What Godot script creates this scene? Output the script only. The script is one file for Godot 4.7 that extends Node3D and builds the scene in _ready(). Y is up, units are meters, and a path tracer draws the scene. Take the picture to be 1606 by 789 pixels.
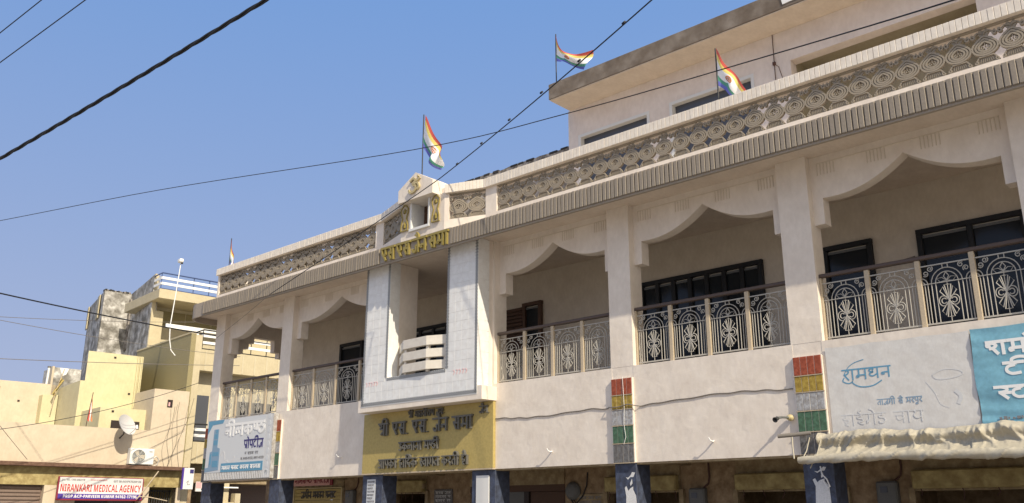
extends Node3D


func _ready():
	rng.seed = 77
	# camera
	var cam := Camera3D.new()
	cam.name = "camera"
	add_child(cam)
	var pitch := deg_to_rad(16.455)
	var yaw := deg_to_rad(47.659)
	var look := Vector3(-cos(yaw) * cos(pitch), sin(pitch), -sin(yaw) * cos(pitch))
	cam.position = Vector3(0, 1.7, 12.5)
	cam.basis = Basis.looking_at(look, Vector3.UP)
	cam.fov = 31.47
	cam.near = 0.1
	cam.far = 1500
	# sky and exposure
	var sky_material := ProceduralSkyMaterial.new()
	sky_material.sky_top_color = Color(0.066, 0.185, 0.43).linear_to_srgb()
	sky_material.sky_horizon_color = Color(0.305, 0.33, 0.425).linear_to_srgb()
	sky_material.sky_curve = 0.3
	sky_material.ground_bottom_color = Color(0.2, 0.18, 0.15).linear_to_srgb()
	sky_material.ground_horizon_color = Color(0.305, 0.33, 0.425).linear_to_srgb()
	sky_material.sun_angle_max = 90.0
	sky_material.sun_curve = 0.6
	sky_material.energy_multiplier = 1.0
	var sky := Sky.new()
	sky.sky_material = sky_material
	var env := Environment.new()
	env.background_mode = Environment.BG_SKY
	env.sky = sky
	env.tonemap_mode = Environment.TONE_MAPPER_LINEAR
	env.tonemap_exposure = 1.6
	env.sdfgi_enabled = true
	env.ssao_enabled = true
	env.ssil_enabled = true
	var we := WorldEnvironment.new()
	we.name = "world_environment"
	we.environment = env
	add_child(we)
	# sun: from the right, almost along the front
	var sun := DirectionalLight3D.new()
	sun.name = "sun"
	add_child(sun)
	sun.basis = Basis.looking_at(Vector3(-3.08, -2.5, -1.0).normalized(), Vector3.UP)
	sun.light_energy = 1.0
	sun.light_color = Color(1.0, 0.95, 0.86)
	sun.light_angular_distance = 0.5
	sun.shadow_enabled = true
	make_materials()
	make_glyphs()
	build_ground()
	build_hall()
	build_upper_storey()
	build_low_wall()
	build_shop_house()
	build_balcony_house()
	build_grey_house()
	build_gold_sign()
	build_left_banner()
	build_right_banners()
	build_awning()
	build_flags()
	build_wall_bits()
	build_arcade_things()
	build_shop_things()
	build_wires()
# ---------------------------------------------------------------- mesh builder
class MeshBuilder:
	var v := PackedVector3Array()
	var n := PackedVector3Array()
	var t := Transform3D.IDENTITY
	func tri(a: Vector3, b: Vector3, c: Vector3):
		var m := (t.basis * ((b - a).cross(c - a))).normalized()
		for p in [a, c, b]:
			v.append(t * p)
			n.append(m)
	func quad(a, b, c, d):
		tri(a, b, c)
		tri(a, c, d)
	func tri_n(a: Vector3, b: Vector3, c: Vector3, na: Vector3, nb: Vector3, nc: Vector3):
		var order := [[a, na], [c, nc], [b, nb]]
		if (b - a).cross(c - a).dot(na + nb + nc) < 0:
			order = [[a, na], [b, nb], [c, nc]]
		for p in order:
			v.append(t * p[0])
			n.append((t.basis * p[1]).normalized())
	func out(a: Vector3, b: Vector3, c: Vector3, mid: Vector3):
		if (b - a).cross(c - a).dot((a + b + c) / 3.0 - mid) < 0:
			tri(a, c, b)
		else:
			tri(a, b, c)
	func box(x0, x1, y0, y1, z0, z1):
		var p := []
		for k in 8:
			p.append(Vector3(x1 if k & 1 else x0, y1 if k & 2 else y0, z1 if k & 4 else z0))
		var mid: Vector3 = (p[0] + p[7]) / 2.0
		for f in [[0, 1, 3, 2], [4, 5, 7, 6], [0, 1, 5, 4], [2, 3, 7, 6], [0, 2, 6, 4], [1, 3, 7, 5]]:
			out(p[f[0]], p[f[1]], p[f[2]], mid)
			out(p[f[0]], p[f[2]], p[f[3]], mid)
	# a box with chamfered edges
	func bevel(x0, x1, y0, y1, z0, z1, b):
		var c := Vector3(x0 + x1, y0 + y1, z0 + z1) / 2.0
		var h := Vector3(absf(x1 - x0), absf(y1 - y0), absf(z1 - z0)) / 2.0
		var at := func(s: Vector3, axis: int):
			var q := h - Vector3(b, b, b)
			q[axis] = h[axis]
			return c + s * q
		for ax in 3:
			var a1 := (ax + 1) % 3
			var a2 := (ax + 2) % 3
			for sg in [-1.0, 1.0]:
				var ring := []
				for w in [[-1, -1], [1, -1], [1, 1], [-1, 1]]:
					var s := Vector3.ZERO
					s[ax] = sg
					s[a1] = w[0]
					s[a2] = w[1]
					ring.append(at.call(s, ax))
				out(ring[0], ring[1], ring[2], c)
				out(ring[0], ring[2], ring[3], c)
			for w in [[-1, -1], [1, -1], [1, 1], [-1, 1]]:
				var e := []
				for sg in [-1.0, 1.0]:
					var s := Vector3.ZERO
					s[ax] = sg
					s[a1] = w[0]
					s[a2] = w[1]
					e.append(at.call(s, a1))
					e.append(at.call(s, a2))
				out(e[0], e[1], e[3], c)
				out(e[0], e[3], e[2], c)
		for k in 8:
			var s := Vector3(1 if k & 1 else -1, 1 if k & 2 else -1, 1 if k & 4 else -1)
			out(at.call(s, 0), at.call(s, 1), at.call(s, 2), c)
	# a flat outline given depth along z
	func prism(poly: PackedVector2Array, z0, z1):
		if Geometry2D.is_polygon_clockwise(poly):
			poly = poly.duplicate()
			poly.reverse()
		var id := Geometry2D.triangulate_polygon(poly)
		for k in range(0, id.size(), 3):
			var a := poly[id[k]]
			var b := poly[id[k + 1]]
			var c := poly[id[k + 2]]
			if (b - a).cross(c - a) < 0:
				var s := b
				b = c
				c = s
			tri(Vector3(a.x, a.y, z1), Vector3(b.x, b.y, z1), Vector3(c.x, c.y, z1))
			tri(Vector3(a.x, a.y, z0), Vector3(c.x, c.y, z0), Vector3(b.x, b.y, z0))
		for k in poly.size():
			var a := poly[k]
			var b := poly[(k + 1) % poly.size()]
			quad(Vector3(a.x, a.y, z0), Vector3(b.x, b.y, z0), Vector3(b.x, b.y, z1), Vector3(a.x, a.y, z1))
	# a flat outline on plan (x, z), given height
	func plan(poly: PackedVector2Array, y0, y1):
		var keep := t
		t = t * Transform3D(Basis(Vector3(1, 0, 0), Vector3(0, 0, 1), Vector3(0, -1, 0)), Vector3.ZERO)
		prism(poly, -y1, -y0)
		t = keep
	func tube(pts: Array, r, sides := 6, round_shade := true, closed := false):
		var rings := []
		var count := pts.size()
		var up := Vector3(0.13, 0.97, 0.21).normalized()
		for k in count:
			var a: Vector3 = pts[(k - 1 + count) % count] if (closed or k > 0) else pts[k]
			var b: Vector3 = pts[(k + 1) % count] if (closed or k < count - 1) else pts[k]
			var d := (b - a).normalized()
			if absf(d.dot(up)) > 0.95:
				up = Vector3(0.9, 0.1, 0.4).normalized()
			var e := d.cross(up).normalized()
			var f := e.cross(d).normalized()
			up = f
			var rr: float = r[k] if r is Array else r
			var ring := []
			for s in sides:
				var g := TAU * (s + 0.5) / sides
				ring.append([pts[k] + (e * cos(g) + f * sin(g)) * rr, e * cos(g) + f * sin(g)])
			rings.append(ring)
		for k in (count if closed else count - 1):
			var q: Array = rings[k]
			var w: Array = rings[(k + 1) % count]
			for s in sides:
				var s2 := (s + 1) % sides
				if round_shade:
					tri_n(q[s][0], w[s2][0], w[s][0], q[s][1], w[s2][1], w[s][1])
					tri_n(q[s][0], q[s2][0], w[s2][0], q[s][1], q[s2][1], w[s2][1])
				else:
					out(q[s][0], q[s2][0], w[s2][0], pts[k])
					out(q[s][0], w[s2][0], w[s][0], pts[k])
		if not closed:
			for e in [[rings[0], pts[0], pts[1]], [rings[-1], pts[-1], pts[-2]]]:
				for s in sides:
					out(e[0][s][0], e[0][(s + 1) % sides][0], e[1], e[2])
	# a flat strip of width w along a line in the xy plane, from z0 to z1
	func ribbon(pts: PackedVector2Array, w, z0, z1, closed := false):
		var left := []
		var right := []
		var count := pts.size()
		for k in count:
			var a := pts[(k - 1 + count) % count] if (closed or k > 0) else pts[k]
			var b := pts[(k + 1) % count] if (closed or k < count - 1) else pts[k]
			var d := (b - a).normalized()
			var m: Vector2 = Vector2(-d.y, d.x) * w * 0.5
			left.append(pts[k] + m)
			right.append(pts[k] - m)
		for k in (count if closed else count - 1):
			var j := (k + 1) % count
			var a := Vector3(left[k].x, left[k].y, z1)
			var b := Vector3(right[k].x, right[k].y, z1)
			var c := Vector3(right[j].x, right[j].y, z1)
			var d := Vector3(left[j].x, left[j].y, z1)
			var back := Vector3(0, 0, z0 - z1)
			quad(a, b, c, d)
			quad(b, b + back, c + back, c)
			quad(a + back, a, d, d + back)
			if not closed and k == 0:
				quad(a + back, b + back, b, a)
			if not closed and k == count - 2:
				quad(d, c, c + back, d + back)
	func lathe(profile: Array, sides := 16):
		for k in profile.size() - 1:
			var p: Vector2 = profile[k]
			var q: Vector2 = profile[k + 1]
			var d := q - p
			var m := Vector2(d.y, -d.x).normalized()
			for s in sides:
				var a := TAU * s / sides
				var b := TAU * (s + 1) / sides
				var u := Vector3(cos(a), 0, sin(a))
				var w := Vector3(cos(b), 0, sin(b))
				var nu := u * m.x + Vector3(0, m.y, 0)
				var nw := w * m.x + Vector3(0, m.y, 0)
				var y0 := Vector3(0, p.y, 0)
				var y1 := Vector3(0, q.y, 0)
				tri_n(u * p.x + y0, w * q.x + y1, w * p.x + y0, nu, nw, nw)
				tri_n(u * p.x + y0, u * q.x + y1, w * q.x + y1, nu, nu, nw)
	# a smooth sheet from a grid of points
	func sheet(g: Array, thick := 0.0):
		var rows := g.size()
		var cols: int = g[0].size()
		var nn := []
		for i in rows:
			var r := []
			for j in cols:
				var du: Vector3 = g[i][mini(j + 1, cols - 1)] - g[i][maxi(j - 1, 0)]
				var dv: Vector3 = g[mini(i + 1, rows - 1)][j] - g[maxi(i - 1, 0)][j]
				r.append(du.cross(dv).normalized())
			nn.append(r)
		for i in rows - 1:
			for j in cols - 1:
				tri_n(g[i][j], g[i][j + 1], g[i + 1][j + 1], nn[i][j], nn[i][j + 1], nn[i + 1][j + 1])
				tri_n(g[i][j], g[i + 1][j + 1], g[i + 1][j], nn[i][j], nn[i + 1][j + 1], nn[i + 1][j])
				if thick > 0:
					var o := func(a, b): return g[a][b] - nn[a][b] * thick
					tri_n(o.call(i, j), o.call(i + 1, j + 1), o.call(i, j + 1), -nn[i][j], -nn[i + 1][j + 1], -nn[i][j + 1])
					tri_n(o.call(i, j), o.call(i + 1, j), o.call(i + 1, j + 1), -nn[i][j], -nn[i + 1][j], -nn[i + 1][j + 1])
	func mesh() -> ArrayMesh:
		var a := []
		a.resize(Mesh.ARRAY_MAX)
		a[Mesh.ARRAY_VERTEX] = v
		a[Mesh.ARRAY_NORMAL] = n
		var m := ArrayMesh.new()
		m.add_surface_from_arrays(Mesh.PRIMITIVE_TRIANGLES, a)
		return m

# ---------------------------------------------------------------- things, parts, names
var taken := {}
var M := {}
var rng := RandomNumberGenerator.new()

func numbered(called: String, parent: Node) -> String:
	var key := str(parent.get_instance_id()) + called
	var k: int = taken.get(key, 0)
	taken[key] = k + 1
	return called if k == 0 else "%s_%03d" % [called, k]

func tag(o: Node, label: String, category: String, group := ""):
	o.set_meta("label", label)
	o.set_meta("category", category)
	if group:
		o.set_meta("group", group)

func thing(called: String, label: String, category: String, at := Vector3.ZERO, turn := 0.0, group := "") -> Node3D:
	var o := Node3D.new()
	o.name = numbered(called, self)
	add_child(o, true)
	o.position = at
	o.rotation.y = turn
	if is_equal_approx(turn, STREET_TURN):
		o.scale = Vector3(SIZE, SIZE, SIZE)
	tag(o, label, category, group)
	return o

func part(parent: Node, called: String, shape, material: Material, label := "") -> MeshInstance3D:
	var o := MeshInstance3D.new()
	o.mesh = shape.mesh() if shape is MeshBuilder else shape
	o.material_override = material
	o.name = numbered(called, parent)
	parent.add_child(o, true)
	if label:
		o.set_meta("label", label)
	return o

func stuff(parent: Node, called: String, shape, material: Material) -> MeshInstance3D:
	var o := part(parent, called, shape, material)
	o.set_meta("kind", "stuff")
	return o

func structure(called: String, shape, material: Material) -> MeshInstance3D:
	var o := part(self, called, shape, material)
	o.set_meta("kind", "structure")
	return o

func block(parent: Node, called: String, material: Material, x0, x1, y0, y1, z0, z1, b := 0.0) -> MeshInstance3D:
	var m := MeshBuilder.new()
	if b > 0:
		m.bevel(x0, x1, y0, y1, z0, z1, b)
	else:
		m.box(x0, x1, y0, y1, z0, z1)
	return part(parent, called, m, material)

# ---------------------------------------------------------------- materials
func noise_image(kind_seed: int, freq: float, octaves: int, low: Color, high: Color, stretch := Vector2(1, 1), contrast := 1.0, size := 256) -> Image:
	var f := FastNoiseLite.new()
	f.seed = kind_seed
	f.noise_type = FastNoiseLite.TYPE_SIMPLEX
	f.frequency = freq
	f.fractal_octaves = octaves
	f.domain_warp_enabled = true
	f.domain_warp_amplitude = 12.0
	f.domain_warp_frequency = freq * 1.5
	var src := f.get_seamless_image(size, size)
	var im := Image.create(size, size, false, Image.FORMAT_RGB8)
	for y in size:
		for x in size:
			var k := src.get_pixel(int(x * stretch.x) % size, int(y * stretch.y) % size).r
			k = clampf((k - 0.5) * contrast + 0.5, 0, 1)
			im.set_pixel(x, y, low.lerp(high, k))
	return im

func blend_images(a: Image, b: Image) -> Image:
	var size := a.get_width()
	for y in size:
		for x in size:
			a.set_pixel(x, y, a.get_pixel(x, y) * b.get_pixel(x, y))
	return a

func bump_of(kind_seed: int, freq: float, octaves: int, strength: float, size := 256) -> ImageTexture:
	var im := noise_image(kind_seed, freq, octaves, Color.BLACK, Color.WHITE, Vector2(1, 1), 1.4, size)
	im.bump_map_to_normal_map(strength)
	return ImageTexture.create_from_image(im)

# r, g, b are linear base colours
func paint(called: String, r: float, g: float, b: float, rough := 0.8, tex: Texture2D = null, tile := 0.5, bump: Texture2D = null, bump_scale := 0.5) -> StandardMaterial3D:
	var m := StandardMaterial3D.new()
	m.resource_name = called
	m.albedo_color = Color(r, g, b).linear_to_srgb()
	m.roughness = rough
	m.metallic_specular = 0.4
	if tex or bump:
		m.uv1_triplanar = true
		m.uv1_world_triplanar = true
		m.uv1_scale = Vector3(tile, tile, tile)
	if tex:
		m.albedo_texture = tex
	if bump:
		m.normal_enabled = true
		m.normal_texture = bump
		m.normal_scale = bump_scale
	M[called] = m
	return m

func make_materials():
	var w := Color.WHITE
	var wall_im := blend_images(noise_image(11, 0.012, 5, Color(0.965, 0.96, 0.955), w, Vector2(1, 1), 1.4, 512), noise_image(12, 0.04, 4, Color(0.97, 0.968, 0.965), w, Vector2(2, 1), 1.3, 512))
	var wall_tex := ImageTexture.create_from_image(wall_im)
	var dirt_im := blend_images(noise_image(21, 0.015, 5, Color(0.8, 0.77, 0.74), w, Vector2(1, 1), 1.3, 512), noise_image(22, 0.05, 4, Color(0.92, 0.91, 0.9), w, Vector2(1, 1), 1.4, 512))
	var dirt_tex := ImageTexture.create_from_image(dirt_im)
	var stain_im := blend_images(noise_image(31, 0.012, 5, Color(0.6, 0.59, 0.57), w, Vector2(1, 1), 1.6, 512), noise_image(32, 0.05, 4, Color(0.82, 0.81, 0.8), w, Vector2(1, 1), 1.5, 512))
	var stain_tex := ImageTexture.create_from_image(stain_im)
	var fine := ImageTexture.create_from_image(noise_image(41, 0.06, 3, Color(0.93, 0.93, 0.925), w, Vector2(1, 1), 1.3))
	var fleck := ImageTexture.create_from_image(noise_image(43, 0.16, 2, Color(0.72, 0.7, 0.66), w, Vector2(1, 1), 2.0))
	var plaster := bump_of(51, 0.05, 4, 3.0)
	var rough_cast := bump_of(52, 0.1, 3, 5.0)
	var folds := bump_of(53, 0.02, 3, 4.0)
	paint("wall", 0.8, 0.725, 0.64, 0.75, wall_tex, 0.23, plaster, 0.05)
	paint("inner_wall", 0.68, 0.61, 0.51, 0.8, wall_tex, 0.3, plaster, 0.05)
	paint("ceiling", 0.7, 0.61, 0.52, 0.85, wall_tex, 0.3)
	paint("taupe", 0.29, 0.25, 0.205, 0.7, fine, 1.3, plaster, 0.05)
	paint("taupe_pale", 0.36, 0.31, 0.255, 0.7, fine, 1.3, plaster, 0.05)
	paint("lattice", 0.33, 0.285, 0.225, 0.65, fine, 2.0, plaster, 0.05)
	paint("coping", 0.8, 0.735, 0.65, 0.7, wall_tex, 0.6, plaster, 0.05)
	paint("white_tile", 0.83, 0.835, 0.825, 0.22, wall_tex, 0.7)
	paint("white_tile_grey", 0.8, 0.81, 0.805, 0.25, wall_tex, 0.7)
	paint("grout", 0.7, 0.7, 0.69, 0.8)
	paint("mosaic_dark", 0.12, 0.125, 0.13, 0.4)
	paint("mosaic_pale", 0.6, 0.61, 0.61, 0.4)
	paint("concrete_slat", 0.72, 0.68, 0.61, 0.75, wall_tex, 0.6, plaster, 0.04)
	paint("ochre", 0.46, 0.36, 0.13, 0.55, fine, 0.8, plaster, 0.04)
	paint("gold", 0.3, 0.24, 0.07, 0.45, fine, 2.0)
	paint("gold_side", 0.48, 0.4, 0.22, 0.45)
	paint("letter_grey", 0.14, 0.135, 0.12, 0.5, fine, 3.0)
	paint("strip_red", 0.42, 0.105, 0.055, 0.6, dirt_tex, 1.4)
	paint("strip_yellow", 0.47, 0.345, 0.07, 0.6, dirt_tex, 1.4)
	paint("strip_white", 0.48, 0.5, 0.53, 0.6, dirt_tex, 1.4)
	paint("strip_green", 0.095, 0.2, 0.13, 0.6, dirt_tex, 1.4)
	paint("strip_grey", 0.2, 0.205, 0.215, 0.6, dirt_tex, 1.4)
	paint("blue_pillar", 0.075, 0.095, 0.155, 0.55, dirt_tex, 0.8)
	paint("peel", 0.7, 0.7, 0.7, 0.8, fine, 2.0)
	paint("rail_brown", 0.09, 0.065, 0.055, 0.45)
	paint("rail_cream", 0.52, 0.43, 0.31, 0.6, fine, 2.0)
	paint("iron_pale", 0.42, 0.4, 0.36, 0.5)
	paint("dark_wood", 0.035, 0.025, 0.022, 0.5, fine, 2.0)
	paint("brown_wood", 0.1, 0.055, 0.035, 0.6, fine, 2.0)
	paint("black_frame", 0.016, 0.017, 0.019, 0.5)
	paint("glass_dark", 0.02, 0.024, 0.028, 0.12)
	paint("glass_grey", 0.085, 0.09, 0.105, 0.15)
	paint("white_frame", 0.7, 0.7, 0.68, 0.5)
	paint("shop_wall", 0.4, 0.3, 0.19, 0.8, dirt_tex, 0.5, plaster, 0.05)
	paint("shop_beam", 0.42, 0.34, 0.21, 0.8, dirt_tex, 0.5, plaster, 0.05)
	paint("shop_dark", 0.02, 0.019, 0.019, 0.8)
	paint("meter_grey", 0.16, 0.165, 0.165, 0.5, fine, 3.0)
	paint("cable_black", 0.02, 0.021, 0.025, 0.6)
	paint("cable_grey", 0.2, 0.18, 0.16, 0.7)
	paint("cable_brown", 0.09, 0.045, 0.035, 0.6)
	paint("pink_wall", 0.8, 0.72, 0.66, 0.8, wall_tex, 0.2, plaster, 0.05)
	paint("slab_edge", 0.26, 0.225, 0.19, 0.8, dirt_tex, 0.16, plaster, 0.05)
	paint("slab_soffit", 0.72, 0.63, 0.52, 0.85, wall_tex, 0.3)
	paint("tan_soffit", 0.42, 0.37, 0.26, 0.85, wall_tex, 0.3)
	paint("weathered", 0.72, 0.71, 0.68, 0.9, stain_tex, 0.22, rough_cast, 0.06)
	paint("weathered_low", 0.5, 0.46, 0.42, 0.9, stain_tex, 0.5, rough_cast, 0.08)
	paint("soot", 0.06, 0.058, 0.058, 0.95, fleck, 2.0)
	paint("yellow_wall", 0.64, 0.59, 0.37, 0.75, wall_tex, 0.2, plaster, 0.05)
	paint("cream_wall", 0.62, 0.53, 0.4, 0.75, wall_tex, 0.2, plaster, 0.05)
	paint("cream_beam", 0.5, 0.42, 0.2, 0.8, dirt_tex, 0.4, plaster, 0.05)
	paint("ledge_brown", 0.2, 0.12, 0.085, 0.7, dirt_tex, 0.8)
	paint("house_cream", 0.56, 0.49, 0.33, 0.75, wall_tex, 0.3, plaster, 0.05)
	paint("house_pale_cream", 0.58, 0.52, 0.37, 0.8, wall_tex, 0.3)  # slightly paler house cream for the rear wall, street wall and grooves
	paint("speckle_tile", 0.4, 0.35, 0.19, 0.6, fleck, 1.6)
	paint("shutter", 0.23, 0.17, 0.14, 0.5, fine, 1.0)
	paint("rail_blue", 0.05, 0.08, 0.19, 0.5)
	paint("white_paint", 0.8, 0.8, 0.79, 0.5)
	paint("dish_grey", 0.62, 0.6, 0.58, 0.5, fine, 1.5)
	paint("metal_dark", 0.05, 0.05, 0.05, 0.5)
	paint("plastic_white", 0.75, 0.75, 0.72, 0.45)
	paint("sign_white", 0.74, 0.72, 0.71, 0.45)
	paint("sign_red", 0.5, 0.05, 0.045, 0.5)
	paint("sign_violet", 0.08, 0.045, 0.3, 0.5)
	paint("sign_maroon", 0.24, 0.03, 0.05, 0.5)
	paint("sign_pink", 0.7, 0.4, 0.4, 0.5)
	paint("grey_print", 0.2, 0.2, 0.21, 0.6)
	paint("banner_grey", 0.53, 0.535, 0.54, 0.6, dirt_tex, 0.7, folds, 0.06)
	paint("banner_white", 0.68, 0.67, 0.65, 0.6, wall_tex, 0.6, folds, 0.06)
	paint("banner_pale", 0.6, 0.62, 0.64, 0.6)
	paint("banner_ghost", 0.6, 0.605, 0.61, 0.6)
	paint("banner_blue", 0.2, 0.43, 0.55, 0.5, fine, 0.8, folds, 0.08)
	paint("print_blue", 0.12, 0.3, 0.45, 0.6)
	paint("print_steel", 0.22, 0.33, 0.45, 0.6)
	paint("print_navy", 0.045, 0.04, 0.16, 0.6)
	paint("print_sky", 0.4, 0.52, 0.68, 0.6)
	paint("tarpaulin", 0.46, 0.42, 0.335, 0.6, fine, 1.2, folds, 0.03)
	paint("flag_red", 0.66, 0.12, 0.09, 0.7)
	paint("flag_yellow", 0.82, 0.68, 0.2, 0.7)
	paint("flag_white", 0.88, 0.88, 0.88, 0.7)
	paint("flag_green", 0.1, 0.32, 0.22, 0.7)
	paint("flag_blue", 0.13, 0.15, 0.5, 0.7)
	paint("flag_orange", 0.62, 0.24, 0.1, 0.7)
	for k in ["flag_red", "flag_yellow", "flag_white", "flag_green", "flag_blue", "flag_orange"]:
		M[k].backlight_enabled = true
		M[k].backlight = M[k].albedo_color.darkened(0.45)
	paint("dust_ground", 0.48, 0.455, 0.41, 0.95, dirt_tex, 0.15, rough_cast, 0.08)
	paint("road", 0.34, 0.325, 0.3, 0.9, dirt_tex, 0.2, rough_cast, 0.08)
	paint("pavement", 0.38, 0.35, 0.31, 0.9, dirt_tex, 0.3, rough_cast, 0.15)

# ---------------------------------------------------------------- lettering (strokes in a box one unit high)
var G := {}
var on_cloth := false

func smooth(a: Array) -> PackedVector2Array:
	var p := []
	for k in range(0, a.size(), 2):
		p.append(Vector2(a[k], a[k + 1]))
	var o := PackedVector2Array()
	for k in p.size() - 1:
		var p0: Vector2 = p[maxi(k - 1, 0)]
		var p3: Vector2 = p[mini(k + 2, p.size() - 1)]
		for s in 5:
			o.append(p[k].cubic_interpolate(p[k + 1], p0, p3, s / 5.0))
	o.append(p[-1])
	return o

func make_glyphs():
	var bar := func(x, y0 = 0.0): return [x, 1.0, x, y0]
	# key: [width, has headline, straight strokes, curved strokes]
	G["aa"] = [0.34, true, [bar.call(0.17)], []]
	G["sa"] = [0.84, true, [[0.2, 0.52, 0.66, 0.52], bar.call(0.66), [0.2, 0.54, 0.46, 0.04]], [[0.22, 1.0, 0.42, 0.86, 0.38, 0.64, 0.14, 0.56]]]
	G["sa_half"] = [0.5, true, [[0.2, 0.52, 0.56, 0.52], [0.2, 0.54, 0.44, 0.04]], [[0.22, 1.0, 0.42, 0.86, 0.38, 0.64, 0.14, 0.56]]]
	G["ra"] = [0.52, true, [[0.16, 0.54, 0.44, 0.02]], [[0.24, 1.0, 0.44, 0.84, 0.36, 0.62, 0.12, 0.55]]]
	G["e"] = [0.66, true, [[0.5, 1.0, 0.5, 0.5], [0.3, 0.44, 0.54, 0.02]], [[0.14, 1.0, 0.15, 0.66, 0.28, 0.46, 0.5, 0.5]]]
	G["ja"] = [0.84, true, [bar.call(0.68), [0.68, 0.52, 0.42, 0.52]], [[0.42, 0.52, 0.46, 0.24, 0.34, 0.05, 0.18, 0.1, 0.1, 0.3]]]
	G["na"] = [0.68, true, [bar.call(0.52), [0.52, 0.48, 0.24, 0.48]], [[0.24, 0.48, 0.1, 0.44, 0.14, 0.3, 0.27, 0.34]]]
	G["bha"] = [0.8, true, [bar.call(0.64), [0.64, 0.38, 0.26, 0.38], [0.26, 0.82, 0.26, 0.38]], [[0.08, 0.92, 0.2, 0.98, 0.26, 0.82], [0.26, 0.4, 0.12, 0.36, 0.16, 0.22, 0.26, 0.28]]]
	G["ma"] = [0.8, true, [bar.call(0.64), [0.24, 1.0, 0.24, 0.4], [0.24, 0.42, 0.64, 0.42]], [[0.24, 0.42, 0.1, 0.38, 0.12, 0.24, 0.26, 0.3]]]
	G["sha"] = [0.82, true, [bar.call(0.66), [0.26, 0.54, 0.46, 0.06]], [[0.2, 0.68, 0.06, 0.7, 0.08, 0.86, 0.26, 0.9, 0.4, 0.74, 0.3, 0.56, 0.12, 0.5]]]
	G["shra"] = [0.8, true, [bar.call(0.64), [0.64, 0.4, 0.3, 0.1]], [[0.12, 0.82, 0.26, 0.98, 0.38, 0.8, 0.22, 0.58, 0.64, 0.52]]]
	G["ha"] = [0.62, true, [[0.32, 1.0, 0.32, 0.8]], [[0.32, 0.8, 0.13, 0.72, 0.2, 0.56, 0.44, 0.52, 0.46, 0.36, 0.3, 0.3, 0.16, 0.4], [0.44, 0.32, 0.22, 0.16, 0.46, 0.0]]]
	G["va"] = [0.68, true, [bar.call(0.52)], [[0.52, 0.62, 0.3, 0.64, 0.12, 0.46, 0.2, 0.27, 0.38, 0.25, 0.52, 0.42]]]
	G["ya"] = [0.76, true, [bar.call(0.6)], [[0.14, 1.0, 0.27, 0.84, 0.15, 0.62, 0.22, 0.4, 0.42, 0.34, 0.6, 0.5]]]
	G["ka"] = [0.88, true, [bar.call(0.42)], [[0.42, 0.62, 0.22, 0.64, 0.1, 0.46, 0.2, 0.28, 0.42, 0.44], [0.42, 0.62, 0.64, 0.66, 0.76, 0.48, 0.7, 0.28, 0.6, 0.22]]]
	G["la"] = [0.86, true, [bar.call(0.7)], [[0.16, 0.16, 0.1, 0.45, 0.24, 0.62, 0.38, 0.45, 0.37, 0.22], [0.38, 0.5, 0.52, 0.64, 0.7, 0.52]]]
	G["na_half"] = [0.46, true, [[0.12, 1.0, 0.12, 0.62], [0.38, 1.0, 0.38, 0.3]], [[0.12, 0.62, 0.2, 0.46, 0.38, 0.56]]]
	G["dda"] = [0.62, true, [[0.36, 1.0, 0.36, 0.84]], [[0.36, 0.84, 0.14, 0.78, 0.16, 0.6, 0.4, 0.54, 0.5, 0.34, 0.36, 0.1, 0.16, 0.14, 0.12, 0.3]]]
	G["ttha"] = [0.66, true, [[0.34, 1.0, 0.34, 0.74]], [[0.34, 0.74, 0.56, 0.64, 0.6, 0.36, 0.34, 0.14, 0.1, 0.36, 0.14, 0.64, 0.34, 0.74]]]
	G["tta"] = [0.64, true, [[0.36, 1.0, 0.36, 0.8]], [[0.36, 0.8, 0.15, 0.7, 0.11, 0.38, 0.26, 0.14, 0.52, 0.18]]]
	G["ta"] = [0.7, true, [bar.call(0.55)], [[0.55, 0.58, 0.34, 0.6, 0.17, 0.46, 0.16, 0.26, 0.28, 0.08]]]
	G["pa"] = [0.68, true, [bar.call(0.54)], [[0.15, 1.0, 0.15, 0.62, 0.22, 0.42, 0.36, 0.37, 0.54, 0.48]]]
	G["pra"] = [0.68, true, [bar.call(0.54), [0.54, 0.34, 0.28, 0.1]], [[0.15, 1.0, 0.15, 0.66, 0.22, 0.46, 0.36, 0.41, 0.54, 0.5]]]
	G["ga"] = [0.74, true, [bar.call(0.58), [0.24, 1.0, 0.24, 0.38]], [[0.24, 0.38, 0.12, 0.42, 0.1, 0.28, 0.2, 0.24]]]
	G["gra"] = [0.74, true, [bar.call(0.58), [0.24, 1.0, 0.24, 0.38], [0.24, 0.4, 0.06, 0.14]], [[0.24, 0.38, 0.12, 0.42, 0.1, 0.28, 0.2, 0.24]]]
	G["dha"] = [0.76, true, [bar.call(0.6)], [[0.3, 0.72, 0.34, 0.86, 0.2, 0.9, 0.08, 0.78, 0.2, 0.62, 0.34, 0.6, 0.12, 0.5, 0.14, 0.3, 0.34, 0.24, 0.6, 0.44]]]
	G["cha"] = [0.76, true, [bar.call(0.6), [0.1, 0.66, 0.6, 0.66]], [[0.24, 0.66, 0.2, 0.4, 0.32, 0.26, 0.48, 0.32, 0.6, 0.46]]]
	G["da"] = [0.62, true, [[0.36, 1.0, 0.36, 0.82], [0.34, 0.36, 0.5, 0.02]], [[0.36, 0.82, 0.14, 0.72, 0.12, 0.46, 0.28, 0.34, 0.42, 0.46, 0.3, 0.52]]]
	G["u"] = [0.62, true, [[0.34, 1.0, 0.34, 0.92]], [[0.14, 0.84, 0.3, 0.92, 0.44, 0.78, 0.26, 0.58, 0.46, 0.46, 0.48, 0.22, 0.28, 0.08, 0.1, 0.2]]]
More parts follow.
